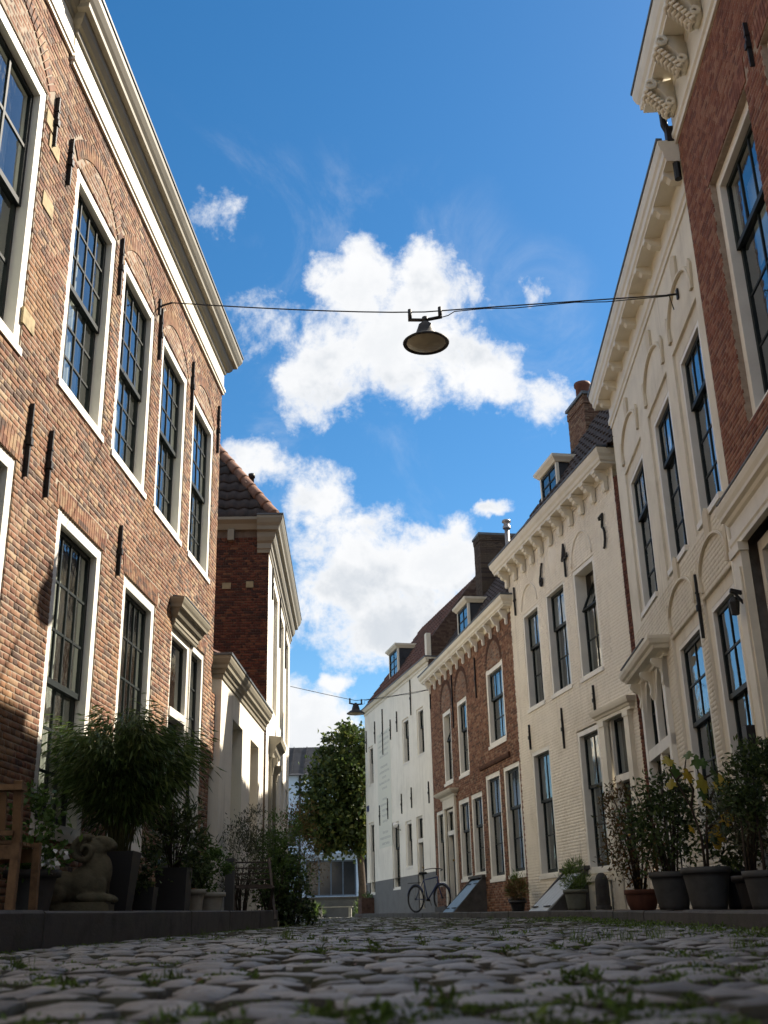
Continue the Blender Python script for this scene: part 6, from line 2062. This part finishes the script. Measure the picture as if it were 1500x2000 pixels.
t = thing('low_wall', 'low dark grey wall across the end of the street', 'wall', (-2.3, 43.0, .27))
m = MB(); m.box(-2.6, 2.4, -.15, .15, -.1, .68); m.build('body', paint('dark_render', (.10, .10, .10), .85, .12, 3.0), t)
m = MB(); m.box(-2.65, 2.45, -.19, .19, .681, .75); m.build('coping', KERB, t)
t = thing('white_bench', 'low white bench before the grey wall at the street end', 'bench', (-2.05, 40.2, .27))
for i in range(3):
    m = MB(); m.box(-.62, .62, -.2 + i * .14, -.2 + i * .14 + .12, .34, .37); m.build('seat_slat', POT_LIGHT, t)
for x in (-.52, .52):
    m = MB(); m.box(x - .05, x + .05, -.17, .17, 0, .338); m.build('leg', POT_LIGHT, t)
for i, (x, y_, lb) in enumerate(((-2.9, 41.5, 'weeds with pale stems left of the white bench'), (-1.2, 41.2, 'yellowish grass clump right of the white bench'))):
    t = thing('grass_clump', lb, 'grass', (x, y_, .27)); foliage('blades', t, LEAF_GRASS, [(0, 0, .15, .22, .2, .2)], 400, .28, .02, 90 + i, 10, up=1.2)

# =================================================================== WEEDS BETWEEN THE SETTS
rr = np.random.RandomState(77)
Ps, Ds, Ls, Ws = [], [], [], []
Pg, Dg, Lg, Wg = [], [], [], []
order = np.argsort(rows[:, 1])
ysrt = rows[order, 1]
def patch(x, y):
    """where growth is thick: slow waves over the paving"""
    return math.sin(x * 2.1 + 1.3) * math.sin(y * 1.3 + .4) + .6 * math.sin(x * 4.7 - y * 2.9) + .5 * math.sin(y * 5.3 + x * 1.1)
def pick_sett():
    while True:
        yc = .8 * math.exp(rr.uniform(0, math.log(26)))
        lo = np.searchsorted(ysrt, yc - .1); hi = np.searchsorted(ysrt, yc + .1)
        if hi <= lo: continue
        s = rows[order[rr.randint(lo, hi)]]
        px_, py_, dz_ = project(np.array([s[0], s[1], 0.0]))
        if -60 < px_ < 1560: return s
cnt = 0
while cnt < 900:                       # low mats along the joints
    s = pick_sett()
    if patch(s[0], s[1]) < rr.uniform(-.3, .9): continue
    cnt += 1
    k = rr.randint(18, 46)
    hgt = rr.uniform(.004, .011)
    u = rr.uniform(-.5, .5, k) * rr.uniform(.5, 1.0)
    if rr.rand() < .6:
        px1, py1 = s[0] + u * s[2], np.full(k, s[1] + s[3] / 2 * rr.choice([-1.12, 1.12]))
    else:
        px1, py1 = np.full(k, s[0] + s[2] / 2 * rr.choice([-1.1, 1.1])), s[1] + u * s[3]
    p = np.stack([px1, py1, np.full(k, gz(s[1]) - .006)], 1) + rr.normal(size=(k, 3)) * np.array([.006, .006, .0015])
    Ps.append(p + np.array([0, 0, 1]) * rr.uniform(0, hgt * .6, k)[:, None]); Ds.append(unit(rr, k) + np.array([0, 0, .6])); Ls.append(rr.uniform(.6, 1.3, k) * hgt); Ws.append(rr.uniform(.5, .9, k) * hgt)
cnt = 0
while cnt < 150:                       # rosettes and taller weeds
    s = pick_sett()
    if patch(s[0], s[1]) < .2: continue
    cnt += 1
    k = rr.randint(14, 34)
    hgt = rr.uniform(.016, .040)
    base = np.array([s[0] + s[2] / 2 * rr.choice([-1.08, 1.08]), s[1] + s[3] / 2 * rr.choice([-1.08, 1.08]), gz(s[1]) - .006])
    d = unit(rr, k) + np.array([0, 0, .35])
    p = base + rr.normal(size=(k, 3)) * np.array([.018, .014, 0]) + np.array([0, 0, 1]) * rr.uniform(0, hgt * .5, k)[:, None]
    if rr.rand() < .3 and s[1] > 2.5:
        Pg.append(p); Dg.append(unit(rr, k) * .5 + np.array([0, 0, 1.2])); Lg.append(rr.uniform(.6, 1.3, k) * hgt * 1.6); Wg.append(np.full(k, .0035))
    else:
        Ps.append(p); Ds.append(d); Ls.append(rr.uniform(.4, 1.2, k) * hgt * .8); Ws.append(rr.uniform(.3, .55, k) * hgt * .7)
# thicker growth along the right kerb
for i in range(420):
    y_ = rr.uniform(5.0, 17); x = xr(y_) - abs(rr.normal()) * .28 - .02
    k = rr.randint(5, 14); hgt = rr.uniform(.008, .03)
    p = np.array([x, y_, gz(y_)]) + rr.normal(size=(k, 3)) * np.array([.04, .04, .002])
    Ps.append(p + np.array([0, 0, 1]) * rr.uniform(0, hgt * .7, k)[:, None]); Ds.append(unit(rr, k) + np.array([0, 0, .6])); Ls.append(rr.uniform(.6, 1.3, k) * hgt); Ws.append(rr.uniform(.4, .7, k) * hgt * .8)
for i in range(140):
    y_ = rr.uniform(3.5, 14.5); x = xl(y_) + abs(rr.normal()) * .10 + .02
    k = rr.randint(5, 12); hgt = rr.uniform(.008, .02)
    p = np.array([x, y_, gz(y_)]) + rr.normal(size=(k, 3)) * np.array([.03, .03, .002])
    Ps.append(p); Ds.append(unit(rr, k) + np.array([0, 0, .6])); Ls.append(rr.uniform(.6, 1.3, k) * hgt); Ws.append(rr.uniform(.4, .7, k) * hgt * .8)
P, D, L_, W_ = map(np.concatenate, (Ps, Ds, Ls, Ws)); n = len(P)
o = link('weeds', leaf_mesh('weeds', P, D, unit(rr, n) + np.array([0, 0, 1.0]), L_, W_, rr.uniform(0, 1, n), LEAF_GRASS)); tag(o, 'small green weeds growing in the joints of the setts', 'weeds', kind='stuff')
# one tall grass tuft right of the middle
for (x, y_, h) in ((.98, 5.0, .05), (.92, 5.1, .06), (1.06, 5.2, .045), (1.15, 5.15, .07), (.80, 5.05, .075), (1.2, 5.3, .06)):
    k = 16
    Pg.append(np.array([x, y_, gz(y_)]) + rr.normal(size=(k, 3)) * np.array([.03, .03, 0])); Dg.append(unit(rr, k) * .45 + np.array([0, 0, 1.2])); Lg.append(rr.uniform(.6, 1.4, k) * h); Wg.append(np.full(k, .004))
P, D, L_, W_ = map(np.concatenate, (Pg, Dg, Lg, Wg)); n = len(P)
o = link('grass', leaf_mesh('grass', P, D, unit(rr, n), L_, W_, rr.uniform(0, 1, n), LEAF_GRASS)); tag(o, 'short grass blades sprouting between the setts', 'grass', kind='stuff')
# fallen leaves
k = 150
yv = 1.2 * np.exp(rr.uniform(0, math.log(12), k)); xv = rr.uniform(-1, 1, k) * np.minimum(1.7, .36 * yv + .2) + .2
P = np.stack([xv, yv, np.array([gz(v) for v in yv]) + .010], 1)
o = link('fallen_leaves', leaf_mesh('fallen_leaves', P, unit(rr, k) * np.array([1, 1, .15]), np.tile([0, 0, 1.0], (k, 1)) + unit(rr, k) * .3, rr.uniform(.012, .03, k), rr.uniform(.008, .02, k), rr.uniform(0, 1, k), LEAF_RUST)); tag(o, 'small brown fallen leaves scattered on the setts', 'leaves', kind='stuff')
